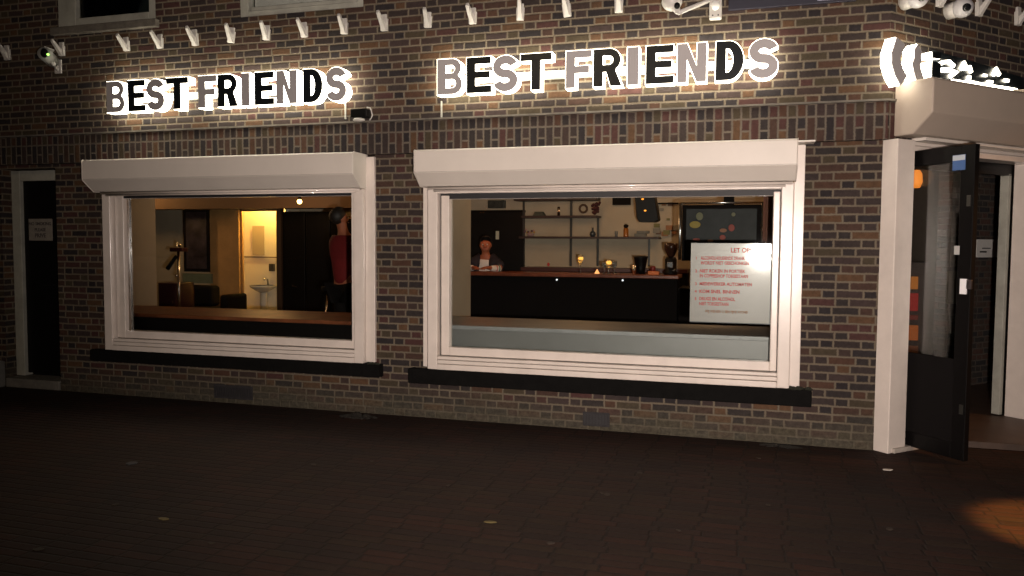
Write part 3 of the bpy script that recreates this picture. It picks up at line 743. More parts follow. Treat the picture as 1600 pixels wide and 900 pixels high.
skin('trousers', [P_(0, 0, 1.02), P_(-.08, .03, .97), P_(-.09, .05, .55), P_(-.09, .03, .13), P_(.09, -.03, .97), P_(.11, -.03, .55), P_(.12, -.05, .13)],
     [(0, 1), (1, 2), (2, 3), (0, 4), (4, 5), (5, 6)], [(.165, .13), .10, .076, .058, .10, .076, .058], M_blackm, pr)
place(pr, (bx, by, .05))
# stool leg glint under the person
so = thing('bar_stool', 'dark bar stool with thin pale splayed legs below the person in red', 'stool')
p = onY(524, 452, 1.9)
MB().lathe((p.x, 1.9, p.z-.02), [(.15, 0), (.165, .02), (.16, .05), (.02, .055)], 18).build('seat', M_blackm, so, smooth=True)
for i in range(4):
    an = i*math.pi/2+.5; MB().tube([(p.x+.08*math.cos(an), 1.9+.08*math.sin(an), p.z-.02), (p.x+.19*math.cos(an), 1.9+.19*math.sin(an), .05)], .010).build('leg', M_chrome, so, smooth=True)
place(so, (p.x, 1.9, .05))

# ================================================================== RIGHT ROOM: the bar
yb = 3.6
bar = thing('bar_counter', 'long black bar counter with a red brown wooden top behind the right window', 'bar counter')
x0 = onY(735, 424, yb).x; x1 = onY(1061, 428, yb).x; zt = 1.128
MB().box(x0-.02, x1, yb-.05, yb+.50, zt-.045, zt).build('top', M_wood, bar, bevel=.008)
MB().box(x0, x1-.02, yb, yb+.45, .05, zt-.046).build('front_panel', M_blackm, bar)
for i in range(1, 6):
    xx = x0+(x1-x0)*i/6; MB().box(xx-.004, xx+.004, yb-.004, yb-.001, .1, zt-.10).build('batten', M_blackm, bar)
for px, py in ((870, 437), (973, 438)):
    c = onY(px, py, yb-.01); MB().ball((c.x, yb-.012, c.z), .012, .008, .012).build('spot_light', mat('small white light', (1, 1, 1), .3, emit=(.9, .95, 1), estr=1.2), bar)
place(bar, (x0, yb, .05))
lc = thing('low_cabinet', 'low matt black cabinet at the right end of the bar', 'cabinet')
a = onY(1062, 450, 3.55); MB().box(x1+.005, -.48, 3.55, 4.1, .05, a.z-.02).build('body', M_blackm, lc); MB().box(x1+.005, -.48, 3.53, 4.1, a.z-.018, a.z).build('top', M_black, lc)
place(lc, (x1, 3.55, .05))
bc = thing('back_counter', 'dark work counter running along the back wall under the shelves', 'counter')
a = onY(818, 417, 4.9); b = onY(1075, 417, 4.9)
MB().box(a.x, b.x, 4.75, 5.19, a.z-.05, a.z).build('top', mat('dark red counter', (.06, .016, .012), .4), bc); MB().box(a.x, b.x, 4.8, 5.19, .05, a.z-.051).build('cupboard', M_blackm, bc)
place(bc, (a.x, 4.8, .05))
# black door behind the man, box over it, switch
dd = thing('interior_door', 'matt black door in the back wall behind the person at the bar', 'door')
panelY(735, 332, 818, 470, 5.12, .06).build('door_leaf', M_black, dd, bevel=.004)
panelY(731, 328.5, 734.8, 470, 5.11, .08).build('frame', M_blackm, dd); panelY(735, 328.5, 819, 331.8, 5.11, .08).build('frame', M_blackm, dd)
place(dd, (onY(735, 450, 5.12).x, 5.12, .05))
tag(panelY(774.5, 361, 779.5, 374, 5.10, .012).build('light_switch', mat('pale switch plate', (.5, .5, .4), .4), bevel=.002), 'small pale light switch plate on the black interior door', 'light switch')
tag(panelY(762, 313, 788, 325, 5.08, .09).build('exit_lamp', mat('dark speckled box', (.03, .035, .03), .5, var=.8, vscale=20), bevel=.008), 'small dark box on the wall above the black interior door', 'box')
# shelving
sh = thing('wall_shelves', 'dark metal and wood wall shelving with three boards above the bar', 'shelf')
def sboard(px0, px1, py, th=4.2):
    a = onY(px0, py, 5.0); b = onY(px1, py+th, 5.0); MB().box(a.x, b.x, 4.88, 5.19, b.z, a.z).build('shelf_board', mat('dark stained wood', (.030, .013, .010), .5, var=.3), sh, bevel=.003)
    return a.z
zs1 = sboard(806, 935, 310, 3); zs2 = sboard(818, 936, 337.5, 3); zs3 = sboard(814, 1031, 369.5, 4)
for px, p0, p1 in ((818, 312, 370), (892, 312, 416), (934, 338, 416), (1014, 372, 416)):
    panelY(px-1.2, p0, px+1.2, p1, 5.02, .02).build('post', mat('dark steel', (.02, .025, .025), .4), sh)
place(sh, (onY(818, 370, 5.0).x, 5.0, zs3))
YS = 4.98
def item(name, label, cat, px, py, prof, m, y=YS, group=None, base=None, seg=16):
    p = onY(px, py, y); z = base if base is not None else p.z
    o = MB().lathe((0, 0, 0), prof, seg).build(name, m, None, smooth=True); o.location = (p.x, y, z)
    return tag(o, label, cat, group)
M_cglass = mat('clear glassware', (.65, .68, .66), .08, spec=.8); M_cglass.node_tree.nodes['Principled BSDF'].inputs['Transmission Weight'].default_value = .85
M_amber = mat('amber bottle', (.30, .10, .012), .2)
o = item('bottle', 'amber bottle with a black cap standing on the long lower shelf', 'bottle', 978, 369, [(.035, 0), (.036, .02), (.036, .10), (.030, .125)], M_amber, base=zs3)
MB().lathe((0, 0, .125), [(.022, 0), (.034, .015), (.036, .04), (.01, .055)], 14).build('cap', M_blackm, o, smooth=True)
item('steel_canister', 'tall shiny steel canister on the upper shelf', 'canister', 873, 338, [(.020, 0), (.020, .125), (.006, .13)], M_chrome, base=zs2)
item('vase', 'dark slender necked jug on the long lower shelf', 'jug', 926, 369, [(.03, 0), (.045, .03), (.04, .06), (.015, .085), (.012, .12), (.02, .13)], mat('dark blue glaze', (.03, .04, .05), .25), base=zs3)
item('drinking_glass', 'small grey glass left of the amber bottle on the lower shelf', 'glass', 963, 369, [(.02, 0), (.026, .08), (.024, .08), (.018, .01)], mat('smoky glass', (.14, .16, .17), .15), base=zs3)
# flower pot / teapot at the left end of the lower shelf
fp = thing('flower_bowl', 'small bowl of pink and purple flowers at the left end of the lower shelf', 'flowers')
p = onY(829, 369, YS); MB().lathe((p.x, YS, zs3), [(.03, 0), (.055, .03), (.05, .045), (.02, .04)], 14).build('bowl', mat('pale pink glaze', (.35, .24, .25), .4), fp, smooth=True)
for i in range(9):
    x = p.x-.09+.018*i+rnd.random()*.01; MB().ball((x, YS-.02+rnd.random()*.04, zs3+.055+rnd.random()*.045), .016, seg=8, rings=6).build('blossom', [mat('purple petals', (.10, .05, .09), .8), mat('pink petals', (.42, .26, .26), .8), mat('yellow petals', (.40, .26, .06), .8)][i % 3], fp)
place(fp, (p.x, YS, zs3))
# stacked magazines on the upper shelf
mg = MB(); p = onY(846, 338, YS)
for i in range(5): mg.box(p.x-.11+i*.006, p.x+.06-i*.008, YS-.08, YS+.05, zs2+.012*i, zs2+.012*i+.010)
tag(mg.build('paper_stack', mat('dull grey paper', (.07, .08, .06), .8, var=.4, vscale=20)), 'low stack of dull grey papers on the left of the upper shelf', 'papers')
# wreath and red hanging bunch right of the upper shelf
p = onY(911, 326, 5.10)
wv = [(p.x+.055*math.cos(2*math.pi*i/16), 5.12, p.z+.055*math.sin(2*math.pi*i/16)) for i in range(17)]
tag(MB().tube(wv, .016, 8).build('wreath', mat('dull brown wreath', (.09, .05, .03), .9, var=.5, vscale=40, bump=.8), smooth=True), 'round brown wreath on the wall between the two upper shelves', 'wreath')
p = onY(931, 324, 4.85); rb = MB()
for i in range(40):
    rb.ball((p.x+rnd.gauss(0, .022), 4.85+rnd.gauss(0, .02), p.z+rnd.uniform(-.09, .07)), .02, seg=7, rings=5)
tag(rb.build('dried_bunch', mat('dark red dried leaves', (.05, .012, .014), .9)), 'dark red dried bunch hanging at the right end of the upper shelf', 'dried flowers')
# plates/boxes right of the bottle
p = onY(1003, 369, YS); gbx = MB().box(p.x-.10, p.x+.06, YS-.06, YS+.06, zs3, zs3+.045); gbx.box(p.x-.07, p.x+.10, YS-.05, YS+.05, zs3+.046, zs3+.085)
tag(gbx.build('box_stack', mat('grey cartons', (.14, .15, .14), .7, var=.3, vscale=12), bevel=.003), 'two flat grey cartons right of the amber bottle on the lower shelf', 'boxes')
# hanging black projector/speaker and vent
sp = thing('hanging_speaker', 'black angular speaker hanging from the ceiling above the bar with orange glints', 'speaker')
a = onY(992, 310, 3.9); b = onY(1026, 347, 3.9)
MB().solid([[(a.x, a.z+.05), (b.x-.03, a.z+.05), (b.x+.03, b.z+.03), (b.x-.01, b.z), (a.x+.06, b.z), (a.x+.03, b.z+.06)]], lambda x, z, d: (x, d, z), 3.85, 4.1).build('body', M_black, sp, bevel=.01)
for px, py in ((1008, 329), (1004, 311)):
    c = onY(px, py, 3.84); MB().ball((c.x, 3.845, c.z), .016, .006, .010).build('glow_spot', mat('orange indicator', (1, .4, .05), .4, emit=(1, .32, .03), estr=2), sp)  # glowing spots stand in for orange reflections on the black body
MB().tube([((a.x+b.x)/2, 3.97, a.z+.05), ((a.x+b.x)/2, 3.97, 2.6)], .02).build('mount', M_blackm, sp)
place(sp, ((a.x+b.x)/2, 3.97, 2.6))
tag(panelY(957, 308, 985, 320, 5.10, .05).build('wall_box', M_blackm, bevel=.004), 'small black box high on the back wall left of the hanging speaker', 'box')
# cluttered notes on the wall right of the speaker
tg = thing('wall_decorations', 'patch of small muted cards and cups hung on the wall right of the speaker', 'decorations')
for i in range(16):
    px = 1020+rnd.random()*38; py = 318+rnd.random()*48
    c = onY(px, py, 5.13); s_ = .02+rnd.random()*.03
    MB().box(c.x-s_, c.x+s_, 5.13+.003*i*.3, 5.19, c.z-s_*.7, c.z+s_*.7).build('card', [mat('dull orange card', (.28, .13, .06), .8), mat('olive card', (.16, .15, .06), .8), mat('grey card', (.22, .21, .18), .8), mat('brown card', (.12, .06, .04), .8)][i % 4], tg)
a = onY(1018, 317, 5.1); b = onY(1060, 319, 5.1)
MB().box(a.x, b.x, 5.08, 5.12, b.z, a.z).build('rail', M_blackm, tg)
place(tg, (a.x, 5.1, 1.8))
# items on the bar
YBr = 3.72; zb = zt
def goblet(px, label, hh=.20, fill=True):
    p = onY(px, 424, YBr); g = thing('wine_glass', label, 'glass')
    MB().lathe((p.x, YBr, zb), [(.032, 0), (.030, .004), (.005, .01), (.004, hh*.45), (.02, hh*.52), (.036, hh*.72), (.034, hh), (.032, hh), (.033, hh*.72), (.01, hh*.53)], 18).build('glass', M_cglass, g, smooth=True)
    if fill: MB().ball((p.x+.004, YBr, zb+hh*.80), .018, .018, .014).build('glint_ball', mat('painted orange glint', (1, .6, .2), .4, emit=(1, .40, .06), estr=4), g, smooth=True)  # glowing ball stands in for the glint in the glass
    place(g, (p.x, YBr, zb))
goblet(907, 'tall stemmed glass with an orange glint, leftmost glass on the bar', .235)
goblet(951, 'stemmed glass with a bright yellow glint in the middle of the bar', .175)
goblet(944, 'plain stemmed glass just left of the yellow glinting glass', .15, False)
goblet(960, 'plain stemmed glass just right of the yellow glinting glass', .165, False)
item('table_lamp', 'tiny glowing cone shaped lamp on the bar between the glasses', 'lamp', 933, 424, [(.034, 0), (.030, .012), (.012, .04), (.006, .055)], mat('glowing shade', (1, .7, .4), .5, emit=(1, .42, .13), estr=1.1), YBr, base=zb)
item('steel_cup', 'shiny steel cocktail cup on the bar beside the black bucket', 'cup', 991, 424, [(.024, 0), (.030, .11), (.026, .11), (.02, .01)], M_chrome, YBr, base=zb)
o = item('ice_bucket', 'large black flared bucket standing on the bar', 'bucket', 1001, 424, [(.055, 0), (.060, .06), (.085, .20), (.095, .225), (.085, .22), (.05, .03)], M_black, YBr+.08, base=zb)
a = onY(1013, 421, YBr); b = onY(1030, 427, YBr); tag(MB().box(a.x, b.x, YBr-.05, YBr+.05, zb, zb+.042).build('napkin_box', mat('orange box', (.75, .20, .05), .6), bevel=.003), 'small orange box lying on the bar right of the black bucket', 'box')
item('red_cup', 'dark red cup behind the orange box on the bar', 'cup', 1020, 424, [(.03, 0), (.034, .09), (.03, .10)], mat('dark red plastic cup', (.22, .02, .015), .5), YBr+.14, base=zb)
item('small_vase', 'small red trinket on the back counter near the door', 'trinket', 857, 416, [(.012, 0), (.02, .03), (.01, .05)], mat('bright red glaze', (.6, .03, .03), .4), 4.9)
# coffee grinder
cg = thing('coffee_grinder', 'black coffee grinder with a flared smoky hopper at the right end of the bar', 'coffee grinder')
p = onY(1048, 424, 3.75)
MB().lathe((p.x, 3.75, zb), [(.085, 0), (.085, .03), (.070, .05), (.072, .19), (.055, .22)], 18).build('body', M_black, cg, smooth=True)
MB().lathe((p.x, 3.75, zb+.22), [(.03, 0), (.045, .02), (.085, .10), (.088, .165), (.07, .175)], 18).build('hopper', mat('smoky brown hopper', (.035, .015, .010), .15), cg, smooth=True)
MB().box(p.x-.035, p.x+.035, 3.64, 3.69, zb+.09, zb+.16).build('front_plate', M_chrome, cg, bevel=.004)
MB().tube([(p.x+.05, 3.70, zb+.07), (p.x+.05, 3.60, zb+.06)], .012).build('lever', M_chrome, cg)
place(cg, (p.x, 3.75, zb))
lamp('bar_fill_left', 'POINT', (-4.25, 3.55, 1.95), 3.6, (1, .24, .05), .06)  # this and the next three: unseen lamps added to light the bar
lamp('bar_fill_mid', 'POINT', (-2.9, 3.7, 2.25), 11, (1, .53, .24), .12)
lamp('bar_fill_right', 'POINT', (-1.4, 3.9, 2.3), 12, (1, .56, .27), .12)
lamp('bar_fill_front', 'POINT', (-3.2, 2.6, 2.3), 10, (1, .60, .32), .15)
# hanging screen with dim food pictures
tv = thing('display_screen', 'wide grey screen with dim food pictures in a shiny steel frame', 'screen')
yt = 1.9
a = onY(1068, 322, yt); b = onY(1186, 404, yt)
fr = MB(); w_ = .028
fr.tube([(a.x-w_, yt-.01, b.z-.02), (a.x-w_, yt-.01, a.z+w_)], .016, 14); fr.tube([(b.x+w_, yt-.01, b.z-.02), (b.x+w_, yt-.01, a.z+w_)], .018, 14)
fr.tube([(a.x-w_, yt-.01, a.z+w_), (b.x+w_, yt-.01, a.z+w_)], .009, 14)
fr.build('frame', mat('satin steel', (.80, .82, .82), .24, 1), tv, smooth=True)
MB().box(a.x-.01, b.x+.01, yt, yt+.05, b.z-.03, a.z+.01).build('casing', M_blackm, tv)
MB().box(a.x+.03, b.x-.03, yt-.006, yt-.001, b.z, a.z-.03).build('panel', mat('dim grey screen', (.030, .034, .036), .5, spec=.15, var=.25, vscale=6), tv)
for px, py, rx, rz, mm_ in ((1086, 351, .055, .035, 'y'), (1093, 338, .035, .04, 'g'), (1143, 356, .03, .035, 'r'), (1130, 360, .035, .02, 'o'), (1129, 371, .03, .025, 'r'), (1088, 374, .035, .012, 'r'), (1146, 335, .02, .02, 'g'), (1110, 376, .03, .012, 'o')):
    c = onY(px, py, yt-.008)
    MB().ball((c.x, yt-.007, c.z), rx, .002, rz, 14, 8).build('food_picture', {'y': mat('mustard print', (.30, .22, .03), .6), 'g': mat('olive print', (.15, .15, .08), .6), 'r': mat('red print', (.28, .05, .035), .6), 'o': mat('orange print', (.28, .12, .06), .6)}[mm_], tv, smooth=True)
c = onY(1139, 315, yt); MB().box(c.x-.05, c.x+.05, yt, yt+.06, a.z+.01, 2.6).build('mount', M_blackm, tv)
place(tv, (c.x, yt, 2.6))
cur = MB(); a = onY(1192, 350, 1.3); n = 24
fs = []; vs = []
for i in range(n+1):
    x = a.x+(-.50-a.x)*i/n; yy = 1.3+.02*math.sin(i*1.3); vs += [(x, yy, .78), (x, yy, 2.58)]
cur.add(vs, [(2*i, 2*i+2, 2*i+3, 2*i+1) for i in range(n)])
co_ = cur.build('curtain', mat('reddish brown curtain', (.22, .10, .07), .8)); co_.modifiers.new('t', 'SOLIDIFY').thickness = .006
tag(co_, 'narrow reddish brown curtain right of the hanging screen', 'curtain')
# poster of house rules, hung just inside the pane
ps = thing('house_rules_poster', 'large white poster of red printed house rules hung inside the right window', 'poster')
x0, x1, z0, z1 = -1.338, -.744, .905, 1.515
MB().box(x0, x1, .045, .049, z0, z1).build('sheet', mat('glossy white poster', (.24, .225, .21), .35, coat=.6), ps)
bdm = MB(); bdm.box(x1, x1+.006, .044, .05, z0-.006, z1); bdm.box(x0, x1, .044, .05, z0-.006, z0); bdm.build('edge', mat('grey poster edge', (.10, .11, .12), .5), ps)
rt = mat('red print ink', (.42, .055, .055), .6); bt = mat('faded brown ink', (.24, .12, .07), .6)
lines = [(.300, .070, .050, 'LET OP!!', rt), (.075, .127, .036, 'ALCOHOLHOUDENDE DRANK', rt), (.075, .165, .036, 'WORDT NIET GESCHONKEN', rt),
         (.070, .227, .036, 'NIET ROKEN IN PORTIEK', rt), (.070, .265, .036, 'IN COFFEESHOP TOEGESTAAN', rt), (.070, .327, .036, 'MEDEWERKER AUTOMATEN', rt),
         (.070, .386, .036, 'KOM SNEL BINNEN', rt), (.070, .443, .036, 'DRUGS EN ALCOHOL', rt), (.070, .482, .036, 'NIET TOEGESTAAN', rt), (.115, .537, .026, 'WIJ WENSEN U EEN FIJNE AVOND', bt)]
wid = [.16, .33, .36, .34, .36, .39, .30, .27, .22, .32]
for (dx, dz, sz, s_, m_), wd in zip(lines, wid):
    t_ = text('lettering', s_, (0, 0, 0), sz, m_, ps, bold=.0012, ext=.0004)
    xs = max(v.co.x for v in t_.data.vertices); xm = min(v.co.x for v in t_.data.vertices)
    t_.data.transform(Matrix.Scale(wd/(xs-xm), 4, (1, 0, 0))); t_.data.transform(Matrix.Translation((x0+dx-xm*wd/(xs-xm), .0437, z1-dz)))
for i, dz in enumerate((.127, .227, .327, .386, .443)):
    text('lettering', str(i+1), (x0+.034, .0437, z1-dz), .032, rt, ps, bold=.0008, ext=.0004)
place(ps, ((x0+x1)/2, .045, z0))

# ================================================================== SIGN LETTERS
def arc(cx, cy, rx, ry, a0, a1, n):
    return [(cx+rx*math.cos(math.radians(a0+(a1-a0)*i/n)), cy+ry*math.sin(math.radians(a0+(a1-a0)*i/n))) for i in range(n+1)]
t = .262
def glyph(c, w):
    if c == 'I': return [[(0, 0), (w, 0), (w, 1), (0, 1)]]
    if c == 'E': return [[(0, 0), (w, 0), (w, .2), (t, .2), (t, .41), (w*.93, .41), (w*.93, .6), (t, .6), (t, .8), (w*.98, .8), (w*.98, 1), (0, 1)]]
    if c == 'F': return [[(0, 0), (t, 0), (t, .39), (w*.9, .39), (w*.9, .59), (t, .59), (t, .8), (w, .8), (w, 1), (0, 1)]]
    if c == 'T': a = (w-t)/2; return [[(a, 0), (a+t, 0), (a+t, .8), (w, .8), (w, 1), (0, 1), (0, .8), (a, .8)]]
    if c == 'N': return [[(0, 0), (t*.95, 0), (t*.95, .58), (w-t*.98, 0), (w, 0), (w, 1), (w-t*.95, 1), (w-t*.95, .42), (t*.98, 1), (0, 1)]]
    if c == 'D':
        return [[(0, 0), (w*.45, 0)]+arc(w*.45, .5, w*.55, .5, -90, 90, 16)[1:]+[(0, 1)], [(t, .2), (t, .8)]+arc(w*.42, .5, w*.58-t, .3, 90, -90, 12)]
    if c == 'B':
        r1 = .262; r2 = .285
        o = [(0, 0)]+arc(w-r2, r2, r2, r2, -90, 52, 10)+arc(w-r1-.03, 1-r1, r1, r1, -48, 90, 10)+[(0, 1)]
        h1 = [(t, .185), (t, .42)]+arc(w-r2-.02, .3025, .115, .1175, 90, -90, 8)
        h2 = [(t, .60), (t, .815)]+arc(w-r1-.06, .7075, .105, .1075, 90, -90, 8)
        return [o, h1, h2]
    if c == 'R':
        r1 = .30
        o = [(0, 0), (t, 0), (t, .38), (w*.46, .38), (w-t*1.12, 0), (w+.02, 0), (w*.80, .41)]+arc(w-r1-.02, 1-r1, r1, r1, -52, 90, 12)+[(0, 1)]
        return [o, [(t, .575), (t, .81)]+arc(w-r1-.04, .6925, .115, .1175, 90, -90, 8)]
    if c == 'S':
        tt = t*.92; rx = (w-tt)/2; ry = (1-tt)/4
        top = arc(w/2, 1-tt/2-ry, rx, ry, 14, 270, 22); bot = arc(w/2, tt/2+ry, rx, ry, 90, -166, 22)[1:]
        cl = top+bot; L1 = []; L2 = []
        for i, p in enumerate(cl):
            a = cl[max(i-1, 0)]; b = cl[min(i+1, len(cl)-1)]; dx, dy = b[0]-a[0], b[1]-a[1]; l = math.hypot(dx, dy)
            nx_, ny_ = -dy/l*tt/2, dx/l*tt/2; L1.append((p[0]+nx_, p[1]+ny_)); L2.append((p[0]-nx_, p[1]-ny_))
        return [(L1+L2[::-1])[::-1]]
def area(l): return sum(l[i][0]*l[(i+1) % len(l)][1]-l[(i+1) % len(l)][0]*l[i][1] for i in range(len(l)))/2
def grow(loops, e):
    out = []
    for k_, l in enumerate(loops):
        l = l[:] if area(l) > 0 else l[::-1]
        ee = e if k_ == 0 else -e; n = len(l); o = []
        for i in range(n):
            p0, p1, p2 = l[i-1], l[i], l[(i+1) % n]
            a = Vector((p1[0]-p0[0], p1[1]-p0[1])); b = Vector((p2[0]-p1[0], p2[1]-p1[1]))
            if a.length < 1e-6: a = b
            if b.length < 1e-6: b = a
            a.normalize(); b.normalize(); na = Vector((a.y, -a.x)); nb_ = Vector((b.y, -b.x)); mth = na+nb_
            if mth.length < .3: mth = na
            mth = mth/max(mth.dot(na), .5)
            o.append((p1[0]+mth.x*ee, p1[1]+mth.y*ee))
        out.append(o)
    return out
FACE = .186
spans = [('B', 683, 722, 0), ('E', 729, 768, 1), ('S', 770, 809, 0), ('T', 813, 862, 1), ('F', 884, 925, 0), ('R', 927, 971, 1), ('I', 980, 998, 0), ('E', 1009, 1053, 1), ('N', 1058, 1104, 0), ('D', 1118, 1162, 1), ('S', 1170, 1216, 0)]
RX = [(c, onY(a_, 100, -FACE).x, onY(b_, 100, -FACE).x, k_) for c, a_, b_, k_ in spans]
def sign(label, x_from, x_to, z0, hgt, depth=FACE):
    sg = thing('shop_sign', label, 'sign', 'glowing BEST FRIENDS signs')
    a0, a1 = RX[0][1], RX[-1][2]
    for c, xa, xb, dark in RX:
        xa2 = x_from+(xa-a0)/(a1-a0)*(x_to-x_from); xb2 = x_from+(xb-a0)/(a1-a0)*(x_to-x_from)
        w_ = (xb2-xa2)/hgt; g = glyph(c, w_)
        fn = lambda x, z, d: (xa2+x*hgt, d, z0+z*hgt)
        L_ = MB().solid(grow(g, .009), fn, -.088, -depth+.004).build('letter', M_glow, sg)
        MB().solid(grow(g, -.002), fn, -depth+.0035, -depth-.001).build('letter_face', M_faceb if dark else M_facew, L_)
    r = MB().box(x_from+.02, x_to-.1, -.090, -.052, z0+.10, z0+.165).build('raceway', M_rail, sg, bevel=.004)
    place(sg, (x_from, -.05, z0))
sign('glowing white BEST FRIENDS sign with grey and black letter faces over the right window', RX[0][1], RX[-1][2], 2.708, .285)
sign('glowing white BEST FRIENDS sign with grey and black letter faces over the left window', onY(166, 130, -FACE).x, onY(541, 130, -FACE).x, 2.700, .285)
# raceway pieces showing between words are part of the bar above

# ---------------- sign over the entrance
cs = thing('entrance_sign', 'glowing white shapes and script lettering on black above the corner entrance', 'sign')
def stroke(pts, w_, o0, o1, m, name, par):
    L1 = []; L2 = []
    for i, p in enumerate(pts):
        a = pts[max(i-1, 0)]; b = pts[min(i+1, len(pts)-1)]; dx, dy = b[0]-a[0], b[1]-a[1]; l = math.hypot(dx, dy) or 1
        ww = w_[i] if isinstance(w_, (list, tuple)) else w_
        L1.append((p[0]-dy/l*ww/2, p[1]+dx/l*ww/2)); L2.append((p[0]+dy/l*ww/2, p[1]-dx/l*ww/2))
    loop = L1+L2[::-1]
    return MB().solid([loop if area(loop) > 0 else loop[::-1]], lambda x, z, d: bw(x, d, z), o0, o1).build(name, m, par)
def bpts(pp, off): return [onB(x, y, off) for x, y in pp]
OB = .175
def glyphB(pp, wpx, face, fw):
    """pp traces the near-left edge of a channel letter; the side wall glows, the face is opaque"""
    pts = bpts(pp, OB); pts = [(s_+wpx/2, z_) for s_, z_ in pts]
    L_ = stroke(pts, wpx, .092, OB-.004, M_glow, 'letter', cs)
    stroke([(s_+.004, z_) for s_, z_ in pts], wpx-.004, OB-.0035, OB+.004, face, 'letter_face', L_)
glyphB([(1399, 62), (1396, 72), (1392, 84), (1392, 96), (1396, 110), (1400, 118), (1404, 125)], .10, M_facew, 0)
glyphB([(1431, 75), (1427, 80), (1427, 92), (1424, 100), (1426, 108), (1429, 118), (1433, 130)], .085, M_facew, 0)
glyphB([(1456, 80), (1456, 90)], .10, M_faceb, 0)
glyphB([(1456, 96), (1455, 112), (1455, 131)], .10, M_faceb, 0)
q0 = bpts([(1458, 78), (1478, 84), (1540, 102), (1600, 122), (1600, 152), (1540, 141), (1490, 131), (1457, 131)], .150)
bkp = MB().solid([q0 if area(q0) > 0 else q0[::-1]], lambda x, z, d: bw(x, d, z), .14, .150).build('backing_board', M_faceb, cs)
for pp, ww in (([(1467, 102), (1474, 97), (1484, 96), (1492, 103)], .03), ([(1470, 109), (1484, 109), (1497, 113), (1486, 119)], .035), ([(1503, 108), (1508, 98), (1512, 108)], .035),
               ([(1516, 103), (1519, 113)], .03), ([(1516, 118), (1515, 127)], .03), ([(1538, 117), (1543, 118)], .018), ([(1545, 127), (1552, 128)], .02), ([(1553, 117), (1558, 107), (1563, 117)], .03),
               ([(1571, 125), (1577, 126)], .025), ([(1489, 126), (1497, 127), (1507, 129)], .028), ([(1475, 129), (1486, 129)], .024), ([(1512, 127), (1530, 131), (1552, 135), (1574, 138), (1590, 141)], .03), ([(1588, 139), (1586, 152)], .045)):
    stroke(bpts(pp, .165), ww*.78, .1505, .165, M_glow, 'lettering', cs)
place(cs, bw(0, .05, 2.65))

# ================================================================== THINGS ON THE WALL
def make_bracket():
    r = thing('wall_bracket', 'small white Y shaped bracket in the row fixed above the glowing signs', 'bracket', 'white brackets along the wall above the signs')
    # local frame: wall plane y=0, outward -y
    MB().solid([[(-.030, 0), (.030, 0), (.034, .10), (-.034, .10)]], lambda x, z, d: (x, d, z), 0, -.030).build('base', M_bracket, r, bevel=.004)
    a = MB(); a.add([(-.020, -.028, .0), (.020, -.028, .0), (.013, -.125, .125), (-.013, -.125, .125), (-.020, -.028, .06), (.020, -.028, .06), (.013, -.115, .150), (-.013, -.115, .150)],
                    [(0, 3, 2, 1), (4, 5, 6, 7), (0, 1, 5, 4), (1, 2, 6, 5), (2, 3, 7, 6), (3, 0, 4, 7)])
    a.build('arm', M_bracket, r, bevel=.003)
    MB().box(-.026, .026, -.022, -.004, .1005, .135).build('tab', M_bracket, r, bevel=.003)
    return r
proto = make_bracket()
def copy_tree(o, parent=None):
    c = o.copy(); COL.objects.link(c)
    if parent: c.parent = parent
    for ch in list(o.children): copy_tree(ch, c)
    return c
first = True
pxs = [(14, 103), (99, 92), (200, 84), (252, 81), (307, 76), (362, 69), (417, 64.5), (477, 60), (539, 53), (602, 47), (669, 43), (740, 40), (813, 33.5), (887.5, 26.5), (967, 20)]
for px, py in pxs:
    o = proto if first else copy_tree(proto); first = False; o.rotation_euler = (rnd.gauss(0, .05), rnd.gauss(0, .06), rnd.gauss(0, .10)); o.scale = (1, 1, rnd.uniform(.93, 1.08))
    p = onY(px, py, -.05); o.location = (p.x, -.0505, 3.29)
for px, py in ((1465, 19), (1526, 36), (1587, 51)):
    o = copy_tree(proto); s_, z_ = onB(px, py, .05); p = bw(s_, .0505, 3.26); o.location = p; o.rotation_euler = (0, 0, math.radians(45))
# sensor at 1118
p = onY(1118, 32, -.06); sn = thing('alarm_sensor', 'white oblong sensor with a round lens left of the dark sign board', 'sensor')
MB().box(p.x-.045, p.x+.045, -.10, -.0505, p.z, p.z+.22).build('case', M_bracket, sn, bevel=.012)
MB().ball((p.x, -.10, p.z+.10), .032, .02, .036).build('lens', mat('bright sensor lens', (.8, .8, .76), .3), sn, smooth=True)
for dx in (-.02, .02): MB().ball((p.x+dx, -.101, p.z+.028), .006, .003, .006).build('screw', M_gap, sn)
place(sn, (p.x, -.05, p.z))
# bracket arm camera at 1040
sc2 = thing('security_camera', 'white security camera on a slanting arm left of the dark sign board', 'security camera')
a = onY(1060, 20, -.35); b = onY(1105, 2, -.055); MB().tube([tuple(a), tuple(b), (b.x+.25, -.055, b.z+.16)], .016, 10).build('arm', M_bracket, sc2, smooth=True)
c = onY(1050, 2, -.33); MB().ball(c, .075, .075, .07, 18, 12).build('housing', M_bracket, sc2, smooth=True)
c2 = onY(1058, 9, -.40); MB().ball(c2, .022, .02, .024, 12, 8).build('lens', M_black, sc2, smooth=True)
MB().tube([tuple(c), tuple(a)], [.05, .018], 12).build('neck', M_bracket, sc2, smooth=True)
MB().box(b.x+.21, b.x+.30, -.07, -.0505, b.z+.08, b.z+.24).build('wall_plate', M_bracket, sc2, bevel=.004)
place(sc2, (b.x, -.05, b.z))
